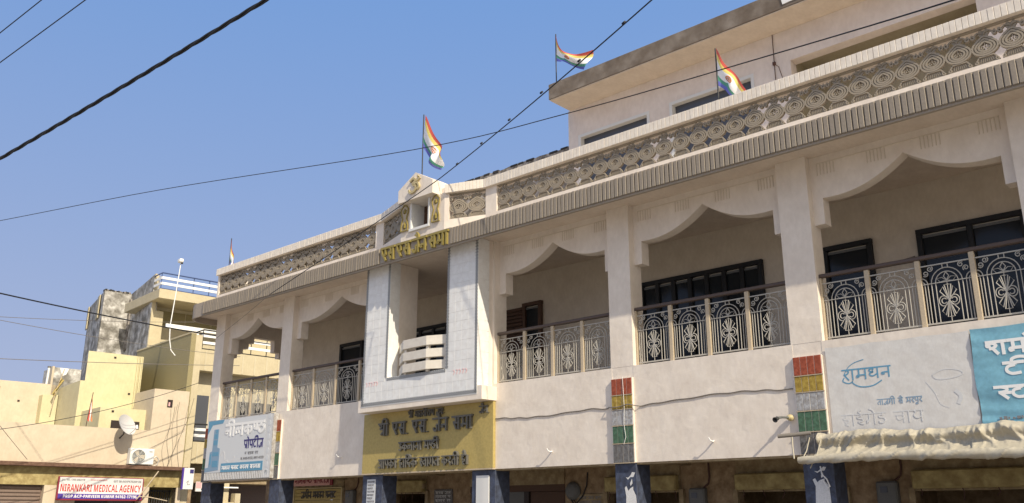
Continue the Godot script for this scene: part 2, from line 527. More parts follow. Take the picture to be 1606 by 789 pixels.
	G["ii_letter"] = [0.62, true, [[0.34, 1.0, 0.34, 0.84]], [[0.34, 0.84, 0.12, 0.78, 0.16, 0.62, 0.42, 0.54, 0.4, 0.34, 0.14, 0.34, 0.34, 0.12, 0.5, 0.1], [0.34, 1.0, 0.2, 1.25, 0.4, 1.38]]]
	G["aa_letter"] = [1.06, true, [[0.4, 0.55, 0.64, 0.55], bar.call(0.64), bar.call(0.9)], [[0.12, 0.84, 0.28, 0.94, 0.4, 0.78, 0.22, 0.58, 0.42, 0.48, 0.44, 0.22, 0.24, 0.08, 0.08, 0.22]]]
	G["ii"] = [0.32, true, [bar.call(0.16)], [[0.16, 1.0, 0.1, 1.3, -0.14, 1.42, -0.34, 1.28, -0.36, 1.02]]]
	G["i"] = [0.32, true, [bar.call(0.16)], [[0.16, 1.0, 0.2, 1.32, 0.42, 1.42, 0.62, 1.28, 0.66, 1.02]]]
	G["o"] = [0.34, true, [bar.call(0.17)], [[0.17, 1.0, 0.08, 1.26, -0.12, 1.42]]]
	G["ai"] = [0.0, true, [], [[-0.16, 1.0, -0.28, 1.22, -0.5, 1.34], [-0.16, 1.0, -0.2, 1.3, -0.36, 1.5]]]
	G["ee"] = [0.0, true, [], [[-0.16, 1.0, -0.26, 1.26, -0.48, 1.42]]]
	G["reph"] = [0.0, true, [], [[-0.2, 1.0, -0.14, 1.22, -0.28, 1.42, -0.44, 1.28]]]
	G["uu"] = [0.0, true, [], [[-0.16, 0.0, -0.42, -0.06, -0.5, -0.22, -0.36, -0.3, -0.1, -0.2]]]
	G["candra"] = [0.34, true, [bar.call(0.17)], [[-0.12, 1.36, 0.06, 1.18, 0.26, 1.36]]]
	G["visarga"] = [0.26, false, [[0.12, 0.72, 0.12, 0.64], [0.12, 0.3, 0.12, 0.22]], []]
	G["danda"] = [0.3, false, [[0.14, 1.0, 0.14, 0.0]], []]
	G["stop"] = [0.26, false, [[0.12, 0.1, 0.12, 0.0]], []]
	G["space"] = [0.42, false, [], []]
	G["gap"] = [0.14, false, [], []]

# writes a row of glyphs from x0 to x1 on the base line y; one mesh for each letter, or all in one
func write(parent: Node, called: String, spec: String, x0: float, x1: float, y: float, h: float, pen: float, z0: float, z1: float, material: Material, separate := true, slope := 0.0):
	var keys := spec.split(" ", false)
	var total := 0.0
	for k in keys:
		total += G[k][0]
	var kx := (x1 - x0) / total
	var x := x0
	var m := MeshBuilder.new()
	var word := INF
	var lift := 0.0
	for i in keys.size():
		var g: Array = G[keys[i]]
		var yy := y + slope * (x - x0)
		for s in g[2]:
			var line := PackedVector2Array()
			for k in range(0, s.size() - 2, 2):
				for j in (6 if on_cloth else 1):
					line.append(Vector2(x + lerpf(s[k], s[k + 2], j / 6.0) * kx, yy + lerpf(s[k + 1], s[k + 3], j / 6.0) * h))
			line.append(Vector2(x + s[-2] * kx, yy + s[-1] * h))
			lift += 0.0003
			m.ribbon(line, pen, z0, z1 + lift)
		for s in g[3]:
			var line := smooth(s)
			for k in line.size():
				line[k] = Vector2(x + line[k].x * kx, yy + line[k].y * h)
			lift += 0.0003
			m.ribbon(line, pen * 0.94, z0, z1 + lift)
		if g[1] and g[0] > 0 and word == INF:
			word = x
		x += g[0] * kx
		var ends: bool = i == keys.size() - 1 or not G[keys[i + 1]][1]
		if g[1] and ends and word < INF:
			var head := PackedVector2Array()
			for k in 11:
				var q := lerpf(word, x, k / 10.0)
				head.append(Vector2(q, y + slope * (q - x0) + h))
			m.ribbon(head, pen, z0, z1 + 0.004 * minf(1.0, (z1 - z0) * 20))
			word = INF
		var matra_next: bool = i < keys.size() - 1 and G[keys[i + 1]][0] == 0.0
		if separate and not matra_next and m.v.size():
			lay(m)
			part(parent, called, m, material)
			m = MeshBuilder.new()
		if lift > 0.002:
			lift = 0.0
	if m.v.size():
		lay(m)
		part(parent, called, m, material)

func cloth_folds(x: float, y: float) -> float:
	var pull := pow(clampf(1.0 - (x + 1.01) / 2.6, 0.0, 1.0), 2.0)
	return 0.036 + 0.007 * pull * sin(y * 36 + x * 2.5 + 2.2 * sin(y * 7.3)) * (0.6 + 0.5 * sin(y * 5.0 + 1.0)) + 0.006 * sin(y * 12 - x * 2.0) + 0.003 * sin(x * 11 + y * 7)

# print that follows the folds of a cloth
func lay(m: MeshBuilder):
	if on_cloth:
		for k in m.v.size():
			m.v[k].z += cloth_folds(m.v[k].x, m.v[k].y)

func latin(parent: Node, called: String, words: String, at: Vector3, width: float, height: float, material: Material, bold := true, turn := 0.0):
	var t := TextMesh.new()
	var f := SystemFont.new()
	f.font_names = ["Droid Sans"]
	f.font_weight = 700 if bold else 400
	t.font = f
	t.text = words
	t.font_size = 32
	t.depth = 0.006
	t.pixel_size = 0.01
	var box := t.get_aabb()
	var o := part(parent, called, t, material)
	o.scale = Vector3(width / box.size.x, height / box.size.y, 1)
	o.position = at - Vector3(box.get_center().x * width / box.size.x, box.get_center().y * height / box.size.y, 0)
	o.rotation.y = turn
	return o

# ---------------------------------------------------------------- the hall
# pillars along the front: left and right edge of each
var pillars := [[-22.49, -22.04], [-19.25, -18.8], [-15.72, -15.3], [-12.2, -11.86], [-9.08, -8.61], [-5.78, -5.29], [-2.48, -2.0], [1.0, 1.45]]
var bays := [[-22.04, -19.25], [-18.8, -15.3], [-11.86, -9.08], [-8.61, -5.78], [-5.29, -2.48], [-2.0, 1.0]]
const WALL_TOP := 4.13
const SOFFIT := 7.01
const LIP := 6.848
const EAVE := 7.232

func arch_outline(x0: float, x1: float) -> PackedVector2Array:
	var p := PackedVector2Array([Vector2(x0, SOFFIT), Vector2(x0, 5.92), Vector2(x0 + 0.165, 5.92), Vector2(x0 + 0.165, 6.33)])
	var a := x0 + 0.165
	var b := x1 - 0.165
	var mid := (a + b) / 2.0
	for k in range(1, 13):
		var t := k / 12.0
		p.append(Vector2(lerpf(a, mid, t), 6.33 + 0.4 * pow(t, 2.15) - 0.03 * sin(t * PI)))
	for k in range(1, 13):
		var t := 1.0 - k / 12.0
		p.append(Vector2(lerpf(b, mid, t), 6.33 + 0.4 * pow(t, 2.15) - 0.03 * sin(t * PI)))
	p.append_array([Vector2(x1 - 0.165, 5.92), Vector2(x1, 5.92), Vector2(x1, SOFFIT)])
	return p

func onion(s: float, count := 28) -> PackedVector2Array:
	var p := PackedVector2Array()
	for k in count:
		var a := TAU * k / count
		var w := sin(a)
		var y := cos(a)
		var top := maxf(0.0, y)
		p.append(Vector2(w * 0.172 * s * (1.0 - 0.22 * pow(top, 4.0)), 0.255 + y * 0.125 * s + 0.045 * s * pow(top, 7.0)))
	return p

func spiral(c: Vector2, r: float, start: float, turns: float, dir: float) -> PackedVector2Array:
	var p := PackedVector2Array()
	for k in 15:
		var f := k / 14.0
		var a := start + dir * f * turns * TAU
		p.append(c + Vector2(cos(a), sin(a)) * r * (1.0 - 0.75 * f))
	return p

func make_emblem() -> Array:
	var e := MeshBuilder.new()
	# rings round an open middle
	var o := onion(1.0)
	var i := onion(0.34)
	for k in o.size():
		var j := (k + 1) % o.size()
		for z in [0.034, 0.0]:
			e.quad(Vector3(o[k].x, o[k].y, z), Vector3(i[k].x, i[k].y, z), Vector3(i[j].x, i[j].y, z), Vector3(o[j].x, o[j].y, z))
		e.quad(Vector3(o[k].x, o[k].y, 0), Vector3(o[k].x, o[k].y, 0.034), Vector3(o[j].x, o[j].y, 0.034), Vector3(o[j].x, o[j].y, 0))
		e.quad(Vector3(i[k].x, i[k].y, 0), Vector3(i[k].x, i[k].y, 0.034), Vector3(i[j].x, i[j].y, 0.034), Vector3(i[j].x, i[j].y, 0))
	for s in [0.92, 0.69, 0.47]:
		e.ribbon(onion(s), 0.025, 0.004, 0.056, true)
	# trefoil curls in the middle
	e.ribbon(spiral(Vector2(-0.026, 0.245), 0.026, PI / 2, 0.9, 1.0), 0.014, 0.005, 0.05)
	e.ribbon(spiral(Vector2(0.026, 0.245), 0.026, PI / 2, 0.9, -1.0), 0.014, 0.005, 0.05)
	e.ribbon(PackedVector2Array([Vector2(0, 0.4), Vector2(0, 0.26)]), 0.012, 0.005, 0.048)
	# foot with scroll ends and a fluted middle
	e.prism(PackedVector2Array([Vector2(-0.145, 0.025), Vector2(0.145, 0.025), Vector2(0.085, 0.125), Vector2(-0.085, 0.125)]), 0.0, 0.03)
	e.ribbon(PackedVector2Array([Vector2(-0.15, 0.018), Vector2(0.15, 0.018)]), 0.02, 0.0, 0.05)
	e.ribbon(PackedVector2Array([Vector2(-0.09, 0.122), Vector2(0.09, 0.122)]), 0.018, 0.0, 0.052)
	for sg in [-1.0, 1.0]:
		e.ribbon(PackedVector2Array([Vector2(sg * 0.09, 0.122), Vector2(sg * 0.145, 0.045)]), 0.018, 0.0, 0.048)
		e.ribbon(spiral(Vector2(sg * 0.132, 0.05), 0.026, PI / 2, 1.0, sg), 0.016, 0.0, 0.054)
	for k in 7:
		var x := -0.066 + k * 0.022
		e.ribbon(PackedVector2Array([Vector2(x * 1.25, 0.04), Vector2(x, 0.1)]), 0.008, 0.02, 0.042)
	# crown: leaf and curling horns
	e.prism(PackedVector2Array([Vector2(-0.03, 0.405), Vector2(0.03, 0.405), Vector2(0.075, 0.47), Vector2(0.045, 0.53), Vector2(0, 0.5), Vector2(-0.045, 0.53), Vector2(-0.075, 0.47)]), 0.0, 0.032)
	e.ribbon(PackedVector2Array([Vector2(-0.035, 0.5), Vector2(0, 0.44), Vector2(0.035, 0.5)]), 0.014, 0.02, 0.05)
	for sg in [-1.0, 1.0]:
		e.ribbon(smooth([sg * 0.02, 0.47, sg * 0.07, 0.485, sg * 0.115, 0.455, sg * 0.15, 0.47]), 0.018, 0.0, 0.048)
		e.ribbon(spiral(Vector2(sg * 0.128, 0.432), 0.034, PI / 2, 1.1, -sg), 0.02, 0.0, 0.056)
		e.ribbon(PackedVector2Array([Vector2(sg * 0.045, 0.4), Vector2(sg * 0.1, 0.37)]), 0.016, 0.0, 0.04)
	return [e.mesh()]

# one latticed panel of the parapet: emblems in a row between x0 and x1 (its own axes, front at z = 0)
func lattice(hall: Node3D, emblem: Mesh, at: Vector3, turn: float, width: float, solid: Array):
	var st := MeshBuilder.new()
	st.box(0, width, -0.006, 0.012, -0.06, 0.0)
	var pn := part(hall, "lattice_panel", st, M.lattice)
	block(pn, "top_bar", M.lattice, 0, width, 0.535, 0.585, -0.06, -0.012)
	pn.position = at
	pn.rotation.y = turn
	var pitch := 0.337
	var count := int(floor(width / pitch + 0.35))
	var step := width / count
	for k in count:
		var e := part(pn, "emblem", emblem, M.lattice)
		e.position = Vector3((k + 0.5) * step, 0, -0.058)
		e.scale = Vector3(step / pitch, 1, 1)
		if not solid.is_empty() and solid[k % solid.size()]:
			var b := MeshBuilder.new()
			b.box((k + 0.02) * step, (k + 0.98) * step, 0.012, 0.535, -0.082, -0.064)
			part(pn, "backing_slab", b, M.lattice)

func coping_run(hall: Node3D, a: Vector3, b: Vector3, deep: float, pitch: float):
	var d := b - a
	var width := d.length()
	var c := MeshBuilder.new()
	c.box(0, width, 0, 0.176, -deep, -0.012)
	var o := part(hall, "coping", c, M.coping)
	o.position = a
	o.rotation.y = atan2(-d.z, d.x)
	var count := int(round(width / pitch))
	var step := width / count
	var kinds := []
	for k in 3:
		var t := MeshBuilder.new()
		t.bevel(0.002, step - 0.003, -0.004, 0.18, -0.014, 0.002 + 0.0015 * k, 0.004)
		kinds.append(t.mesh())
	for k in count:
		var p := part(o, "coping_tile", kinds[rng.randi() % 3], M.coping)
		p.position.x = k * step

func make_grille() -> Mesh:
	# half a unit: one railing panel 0.66 m wide, standing on y = 0, 0.94 m high
	var g := MeshBuilder.new()
	var r := 0.0075
	var w := 0.325
	var line := func(pts: Array, rr := 0.0075):
		var q := []
		for k in range(0, pts.size(), 2):
			q.append(Vector3(pts[k], pts[k + 1], 0))
		g.tube(q, rr, 5)
	var arch := func(c: float, y: float, rad: float, foot: float):
		var q := [Vector3(c - rad, foot, 0)]
		for k in 13:
			var a := PI - PI * k / 12.0
			q.append(Vector3(c + rad * cos(a), y + rad * sin(a), 0))
		q.append(Vector3(c + rad, foot, 0))
		g.tube(q, r, 5)
	var flat := MeshBuilder.new()
	g.box(-w, w, 0.04, 0.06, -0.012, 0.012)
	g.box(-w, w, 0.855, 0.87, -0.01, 0.01)
	g.box(-w, w, 0.6, 0.61, 0.006, 0.013)
	arch.call(0.0, 0.6, 0.205, 0.06)
	arch.call(0.0, 0.6, 0.15, 0.06)
	for sg in [-1.0, 1.0]:
		line.call([sg * 0.035, 0.8, sg * 0.035, 0.86])
		# half arches that meet the posts
		for q in [[0.255, 0.075], [0.295, 0.035]]:
			var pts := [sg * q[0], 0.06, sg * q[0], 0.6]
			for k in range(1, 7):
				var a: float = PI / 2.0 * k / 6.0
				pts.append_array([sg * (q[0] + q[1] * (1.0 - cos(a))), 0.6 + q[1] * 1.25 * sin(a)])
			line.call(pts)
		# scroll pair in the corner
		for s in [[0.205, 0.815, 0.042, 1.0], [0.268, 0.755, 0.042, -1.0]]:
			var sp := spiral(Vector2(sg * s[0], s[1]), s[2], PI * 0.25 if s[3] > 0 else PI * 1.25, 1.35, sg * s[3])
			var q := []
			for p in sp:
				q.append(Vector3(p.x, p.y, 0))
			g.tube(q, r, 5)
		# star
		line.call([0, 0.63, sg * 0.035, 0.685, 0, 0.742])
		line.call([0, 0.625, sg * 0.085, 0.61, sg * 0.128, 0.665, sg * 0.06, 0.672, 0, 0.625], 0.006)
		# fans
		for up in [1.0, -1.0]:
			var f := func(a: float, d: float) -> Vector2:
				return Vector2(sin(a) * d, 0.345 + up * cos(a) * d)
			var p0: Vector2 = f.call(sg * 0.2, 0.225)
			var p1: Vector2 = f.call(sg * 0.32, 0.205)
			var p2: Vector2 = f.call(sg * 0.68, 0.175)
			line.call([0, 0.345, p0.x, p0.y, 0, p0.y])
			line.call([0, 0.345, p1.x, p1.y, p2.x, p2.y, 0, 0.345])
		# rings beside the knot
		var ring := []
		var ring2 := []
		for k in 13:
			var a := -2.6 + 5.2 * k / 12.0
			ring.append(Vector3(sg * (0.072 + 0.062 * cos(a)), 0.345 + 0.07 * sin(a), 0.002))
			ring2.append(Vector3(sg * (0.066 + 0.034 * cos(a)), 0.345 + 0.036 * sin(a), 0.002))
		g.tube(ring, r, 5)
		g.tube(ring2, r, 5)
	line.call([0, 0.06, 0, 0.625], 0.006)
	return g.mesh()

func railing(hall: Node3D, grille: Mesh, x0: float, x1: float):
	var r := MeshBuilder.new()
	r.bevel(x0 + 0.002, x1 - 0.002, 5.085, 5.14, -0.165, -0.075, 0.012)
	var rail := part(hall, "balcony_railing", r, M.rail_brown)
	var n := 4
	var step := (x1 - x0) / n
	for k in n + 1:
		var b := MeshBuilder.new()
		var x := x0 + k * step
		b.bevel(maxf(x - 0.035, x0), minf(x + 0.035, x1), WALL_TOP, 5.085, -0.15, -0.09, 0.006)
		part(rail, "post", b, M.rail_cream)
	for k in n:
		var g := part(rail, "grille", grille, M.iron_pale)
		g.position = Vector3(x0 + (k + 0.5) * step, WALL_TOP, -0.12)
		g.scale = Vector3((step - 0.07) / 0.65, 1, 1)

func colour_strip(hall: Node3D, x0: float, x1: float):
	var rows := [[3.925, 3.655, "strip_red"], [3.64, 3.415, "strip_yellow"], [3.4, 3.145, "strip_white"], [3.13, 2.85, "strip_green"], [2.835, 2.535, "strip_grey"]]
	var b := MeshBuilder.new()
	b.box(x0, x1, 2.53, 3.93, 0.001, 0.046)
	var base := part(hall, "colour_strip", b, M.wall)
	for r in rows:
		var step := (x1 - x0 - 0.02) / 4.0
		for k in 4:
			var t := MeshBuilder.new()
			var u := x0 + 0.01 + k * step
			t.bevel(u + 0.003, u + step - 0.003, r[1], r[0], 0.03, 0.052 + 0.003 * rng.randf(), 0.005)
			part(base, "strip_tile", t, M[r[2]])
		var l := MeshBuilder.new()
		l.box(x0, x1, r[1] - 0.014, r[1] - 0.002, 0.04, 0.06)
		part(base, "divider", l, M.rail_cream)

func window_row(hall: Node3D, x0: float, x1: float, y0: float, y1: float, n: int, z: float, frame: Material, glass: Material):
	var f := MeshBuilder.new()
	for k in n + 1:
		var x := lerpf(x0, x1, float(k) / n)
		f.bevel(x - 0.045, x + 0.045, y0, y1, z, z + 0.09, 0.01)
	f.box(x0 - 0.045, x1 + 0.045, y1 + 0.001, y1 + 0.08, z, z + 0.085)
	f.box(x0 - 0.045, x1 + 0.045, y0 - 0.08, y0 - 0.001, z, z + 0.085)
	var w := part(hall, "window", f, frame)
	for k in n:
		var p := MeshBuilder.new()
		p.box(lerpf(x0, x1, float(k) / n) + 0.046, lerpf(x0, x1, (k + 1.0) / n) - 0.046, y0, y1 - 0.03, z + 0.02, z + 0.032)
		part(w, "pane", p, glass)
		var s := MeshBuilder.new()
		s.box(lerpf(x0, x1, float(k) / n) + 0.046, lerpf(x0, x1, (k + 1.0) / n) - 0.046, y1 - 0.07, y1 - 0.03, z + 0.033, z + 0.05)
		part(w, "sash_bar", s, M.meter_grey)

func build_hall():
	var hall := thing("assembly_hall", "long cream two-storey hall with scalloped veranda arches and taupe latticed parapet", "building")
	var wall: Material = M.wall
	# lower front wall, between the coloured strips and behind them
	var cuts := [-22.49, -22.04, -19.31, -18.91, -15.7, -11.81, -9.06, -8.62, -5.76, -5.31, -2.46, -2.02, 1.02, 1.45]
	for k in range(0, cuts.size() - 1):
		var strip: bool = [0, 2, 6, 8, 10, 12].has(k)
		block(hall, "front_wall", wall, cuts[k], cuts[k + 1], 2.53, WALL_TOP, -0.28, -0.004 if strip else 0.0)
	for s in [[-22.48, -22.06], [-19.31, -18.91], [-9.06, -8.62], [-5.76, -5.31], [-2.46, -2.02], [1.02, 1.44]]:
		colour_strip(hall, s[0], s[1])
	for p in pillars:
		block(hall, "pillar", wall, p[0], p[1], WALL_TOP, SOFFIT, -0.35, -0.001)
	for b in bays:
		var a := MeshBuilder.new()
		a.prism(arch_outline(b[0], b[1]), -0.365, -0.147)
		var sp := part(hall, "scalloped_arch", a, wall)
		var n := 4
		var step: float = (b[1] - b[0] - 0.5) / (n - 1)
		for k in n:
			var c: float = b[0] + 0.25 + k * step
			for j in 6:
				var f := MeshBuilder.new()
				var x := c - 0.13 + j * 0.052
				f.bevel(x - 0.006, x + 0.006, 6.7, 6.885, -0.148, -0.138, 0.002)
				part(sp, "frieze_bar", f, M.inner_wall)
			var t := MeshBuilder.new()
			var stop: float = c + step - 0.14 if k < n - 1 else c + 0.14
			t.bevel(c - 0.14, stop, 6.888, 6.9, -0.148, -0.137, 0.002)
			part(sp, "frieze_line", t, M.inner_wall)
	# veranda floor, ceiling, back wall and ends
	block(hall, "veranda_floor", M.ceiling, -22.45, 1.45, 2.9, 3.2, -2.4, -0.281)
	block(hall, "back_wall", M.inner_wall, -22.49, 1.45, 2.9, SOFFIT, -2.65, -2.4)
	var steps := PackedVector2Array([Vector2(-0.351, 3.2), Vector2(-0.351, SOFFIT), Vector2(-2.399, SOFFIT), Vector2(-2.399, 3.2), Vector2(-2.25, 3.2), Vector2(-2.25, 5.88)])
	for q in [[-2.25, 5.9], [-2.09, 5.9], [-2.09, 6.05], [-1.9, 6.05], [-1.9, 6.2], [-1.73, 6.2], [-1.73, 6.36], [-1.71, 6.36], [-1.71, 6.54], [-1.06, 6.54], [-1.06, 6.36], [-0.9, 6.36], [-0.9, 6.19], [-0.73, 6.19], [-0.73, 6.03], [-0.56, 6.03], [-0.56, 5.89], [-0.43, 5.89], [-0.43, 3.2]]:
		if steps[-1].distance_to(Vector2(q[0], q[1])) > 0.03:
			steps.append(Vector2(q[0], q[1]))
	for x in [-22.47, 1.2]:
		var e := MeshBuilder.new()
		e.t = Transform3D(Basis(Vector3(0, 0, 1), Vector3(0, 1, 0), Vector3(-1, 0, 0)), Vector3(x + 0.22, 0, 0))
		e.prism(steps, 0, 0.2)
		part(hall, "stepped_end_arch", e, wall)
		block(hall, "end_wall", wall, x + 0.02, x + 0.22, 3.2, 4.2, -2.249, -0.431)
	block(hall, "building_side", wall, -22.49, 1.45, 0.0, 2.9, -9.0, -4.3)
	block(hall, "building_body", wall, -22.49, 1.45, 2.901, EAVE - 0.04, -9.0, -2.651)
	# windows and doors of the veranda
	window_row(hall, -9.94, -7.32, 4.3, 6.16, 7, -2.4, M.black_frame, M.glass_dark)
	window_row(hall, -4.48, -1.4, 4.3, 6.12, 4, -2.4, M.black_frame, M.glass_dark)
	window_row(hall, -18.1, -15.2, 4.3, 6.16, 6, -2.4, M.black_frame, M.glass_dark)
	window_row(hall, -6.08, -5.3, 3.2, 6.14, 1, -2.4, M.black_frame, M.glass_dark)
	window_row(hall, -19.9, -19.0, 3.2, 6.14, 1, -2.4, M.black_frame, M.glass_dark)
	window_row(hall, -13.15, -12.68, 4.9, 6.24, 1, -2.4, M.brown_wood, M.glass_dark)
	var lv := MeshBuilder.new()
	for k in 16:
		lv.bevel(-13.75, -13.22, 4.9 + k * 0.085, 4.9 + k * 0.085 + 0.06, -2.4, -2.34, 0.008)
	lv.box(-13.75, -13.22, 4.9, 6.26, -2.399, -2.385)
	part(hall, "louvre_shutter", lv, M.brown_wood)
	for x in [[-8.6, -6.2], [-5.2, -4.6]]:
		var cb := MeshBuilder.new()
		cb.tube([Vector3(x[0], 5.72, -2.385), Vector3((x[0] + x[1]) / 2, 5.74, -2.385), Vector3(x[1], 5.78, -2.385)], 0.012, 5)
		part(hall, "wall_cable", cb, M.cable_grey)
	# eaves: slab with a round end, a deeper lip, ribs
	var rim := []
	for q in [[1.5, 0.72], [-22.4, 0.72]]:
		rim.append(Vector2(q[0], q[1]))
	for k in range(1, 9):
		var a := PI / 2.0 * k / 8.0
		rim.append(Vector2(-22.4 - 0.6 * sin(a), 0.12 + 0.6 * cos(a)))
	rim.append(Vector2(-23.0, -2.6))
	var slab := PackedVector2Array()
	for q in rim:
		slab.append(q - Vector2(0, 0.0))
	slab.append(Vector2(1.5, -2.6))
	var inner := PackedVector2Array()
	for q in rim:
		inner.append(Vector2(maxf(q.x, -22.94) if q.x < -22.4 else q.x, minf(q.y, 0.66)))
	inner[0].x = 1.499
	inner.append(Vector2(1.499, -2.6))
	var sb := MeshBuilder.new()
	sb.plan(inner, SOFFIT, EAVE - 0.012)
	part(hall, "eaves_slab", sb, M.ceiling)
	var fa := MeshBuilder.new()
	for k in rim.size() - 1:
		var a: Vector2 = rim[k]
		var b: Vector2 = rim[k + 1]
		var ci := Vector2(-22.4, 0.12)
		var shrink := func(q: Vector2) -> Vector2:
			if q.x >= -22.4:
				return Vector2(q.x, q.y - 0.055)
			if q.y < 0.12:
				return Vector2(q.x + 0.055, q.y)
			return ci + (q - ci) * (0.545 / 0.6)
		fa.plan(PackedVector2Array([a, b, shrink.call(b), shrink.call(a)]), LIP, EAVE)
	var fascia := part(hall, "ribbed_fascia", fa, M.taupe_pale)
	var kinds := []
	for k in 4:
		var r := MeshBuilder.new()
		r.bevel(-0.036 + 0.001 * (k % 2), 0.036, LIP + 0.035, EAVE - 0.012 + 0.001 * k, 0.715, 0.75 + 0.002 * k, 0.008)
		kinds.append(r.mesh())
	var x := -21.95
	while x < 1.45:
		var over_letters: bool = x > -14.55 and x < -12.38
		if not over_letters:
			var r := part(fascia, "fascia_rib", kinds[rng.randi() % 4], M.taupe)
			r.position.x = x + rng.randf_range(-0.004, 0.004)
		x += 0.0842
	# gold lettering on the fascia
	block(fascia, "letter_board", M.taupe_pale, -14.56, -12.39, LIP + 0.04, EAVE + 0.008, 0.7201, 0.735)
	write(fascia, "gold_letter", "e sa gap e sa gap ja ai na gap sa bha aa", -14.5, -12.42, 6.9, 0.285, 0.045, 0.735, 0.785, M.gold)
	# parapet
	var em := make_emblem()
	for b in [[-21.98, -14.93], [-11.76, 1.45]]:
		block(hall, "parapet_base", wall, b[0], b[1], EAVE - 0.01, 7.455, 0.14, 0.38)
	block(hall, "parapet_pier", wall, -21.98, -21.9, 7.455, 8.01, 0.16, 0.379)
	block(hall, "parapet_pier", wall, -15.2, -14.93, 7.455, 8.01, 0.16, 0.379)
	block(hall, "parapet_pier", wall, -11.76, -11.46, 7.455, 8.01, 0.16, 0.379)
	block(hall, "parapet_pier", wall, 1.37, 1.45, 7.455, 8.01, 0.16, 0.379)
	block(hall, "parapet_end", wall, -21.98, -21.9, EAVE, 8.01, -2.6, 0.159)
	lattice(hall, em[0], Vector3(-21.9, 7.452, 0.36), 0, 6.7, [true, true, true, false, false])
	lattice(hall, em[0], Vector3(-11.46, 7.452, 0.36), 0, 12.83, [])
	coping_run(hall, Vector3(-21.99, 8.012, 0.445), Vector3(-14.9, 8.012, 0.445), 0.32, 0.08)
	coping_run(hall, Vector3(-11.79, 8.012, 0.445), Vector3(1.45, 8.012, 0.445), 0.32, 0.08)
	# the bay in the middle of the parapet, with splayed sides
	var left0 := Vector3(-14.93, 0, 0.38)
	var left1 := Vector3(-13.95, 0, 0.7)
	var right0 := Vector3(-12.62, 0, 0.7)
	var right1 := Vector3(-11.76, 0, 0.38)
	for s in [[left0, left1], [right0, right1]]:
		var d: Vector3 = s[1] - s[0]
		var nrm := Vector3(d.z, 0, -d.x).normalized() * -0.24
		if nrm.z > 0:
			nrm = -nrm
		var bs := MeshBuilder.new()
		bs.plan(PackedVector2Array([Vector2(s[0].x, s[0].z), Vector2(s[1].x, s[1].z), Vector2(s[1].x + nrm.x, s[1].z + nrm.z), Vector2(s[0].x + nrm.x, s[0].z + nrm.z)]), EAVE - 0.012, 7.455)
		part(hall, "splayed_base", bs, wall)
		var turn := atan2(-d.z, d.x)
		var u := d.normalized()
		var fr: Vector3 = s[0] + Vector3(0, 7.452, 0) + nrm.normalized() * 0.02
		var length := d.length()
		if s[0] == right0:
			var st := MeshBuilder.new()
			st.box(0, 0.1, 0, 0.58, -0.2, 0.019)
			var o := part(hall, "parapet_pier", st, wall)
			o.position = fr
			o.rotation.y = turn
			lattice(hall, em[0], fr + u * 0.1, turn, length - 0.1, [])
		else:
			lattice(hall, em[0], fr, turn, length, [true, false, true])
		var over := -nrm.normalized() * 0.065
		coping_run(hall, s[0] + Vector3(0, 8.013, 0) + over + u * 0.03, s[1] + Vector3(0, 8.013, 0) + over - u * 0.03, 0.32, 0.08)
	# shrine niche
	var sx0 := -13.95
	var sx1 := -12.62
	block(hall, "niche_front", wall, sx0, sx1, EAVE - 0.013, 7.45, 0.3, 0.7)
	block(hall, "niche_front", wall, sx0, -13.62, 7.45, 8.05, 0.3, 0.699)
	block(hall, "niche_front", wall, -13.07, sx1, 7.45, 8.05, 0.3, 0.699)
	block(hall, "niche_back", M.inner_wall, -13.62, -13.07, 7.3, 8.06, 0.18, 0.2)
	for q in [[-13.65, -13.6, 7.43, 8.05], [-13.09, -13.04, 7.43, 8.05]]:
		block(hall, "niche_frame", M.white_frame, q[0], q[1], q[2], q[3], 0.21, 0.73, 0.005)
	block(hall, "niche_frame", M.white_frame, -13.66, -13.03, 7.41, 7.47, 0.21, 0.745, 0.005)
	block(hall, "niche_shutter", M.brown_wood, -13.6, -13.09, 7.47, 8.05, 0.34, 0.37)
	var ped := MeshBuilder.new()
	ped.prism(PackedVector2Array([Vector2(-13.87, 8.05), Vector2(-12.8, 8.05), Vector2(-12.8, 8.335), Vector2(-13.335, 8.63), Vector2(-13.87, 8.335)]), 0.1, 0.88)
	part(hall, "niche_pediment", ped, wall)
	block(hall, "pediment_bracket", wall, -12.8, -12.66, 8.055, 8.2, 0.3, 0.62)
	var om := MeshBuilder.new()
	om.ribbon(smooth([-13.47, 8.44, -13.36, 8.49, -13.3, 8.42, -13.38, 8.36, -13.28, 8.3, -13.33, 8.2, -13.46, 8.19, -13.5, 8.26]), 0.045, 0.88, 0.925)
	om.ribbon(smooth([-13.34, 8.35, -13.24, 8.37, -13.19, 8.28, -13.24, 8.22]), 0.042, 0.88, 0.928)
	om.ribbon(smooth([-13.3, 8.46, -13.24, 8.42, -13.17, 8.47]), 0.036, 0.88, 0.922)
	om.ribbon(PackedVector2Array([Vector2(-13.245, 8.53), Vector2(-13.225, 8.5)]), 0.04, 0.88, 0.92)
	part(hall, "sacred_letter", om, M.gold_side)
	for c in [-13.815, -12.85]:
		var vz := PackedVector2Array()
		for q in [[-0.11, 7.47], [0.11, 7.47], [0.1, 7.6], [0.06, 7.74], [0.1, 7.86], [0.11, 7.96], [0.04, 8.03], [-0.04, 8.03], [-0.11, 7.96], [-0.1, 7.86], [-0.06, 7.74], [-0.1, 7.6]]:
			vz.append(Vector2(c + q[0], q[1]))
		var pl := MeshBuilder.new()
		pl.prism(vz, 0.699, 0.725)
		var plate := part(hall, "vase_plate", pl, M.rail_cream)
		var rr := MeshBuilder.new()
		rr.ribbon(vz, 0.022, 0.72, 0.745, true)
		part(plate, "gold_rim", rr, M.gold)
		var tree := MeshBuilder.new()
		tree.t = Transform3D(Basis.from_scale(Vector3(1, 1.25, 0.35)), Vector3(c, 7.58, 0.725))
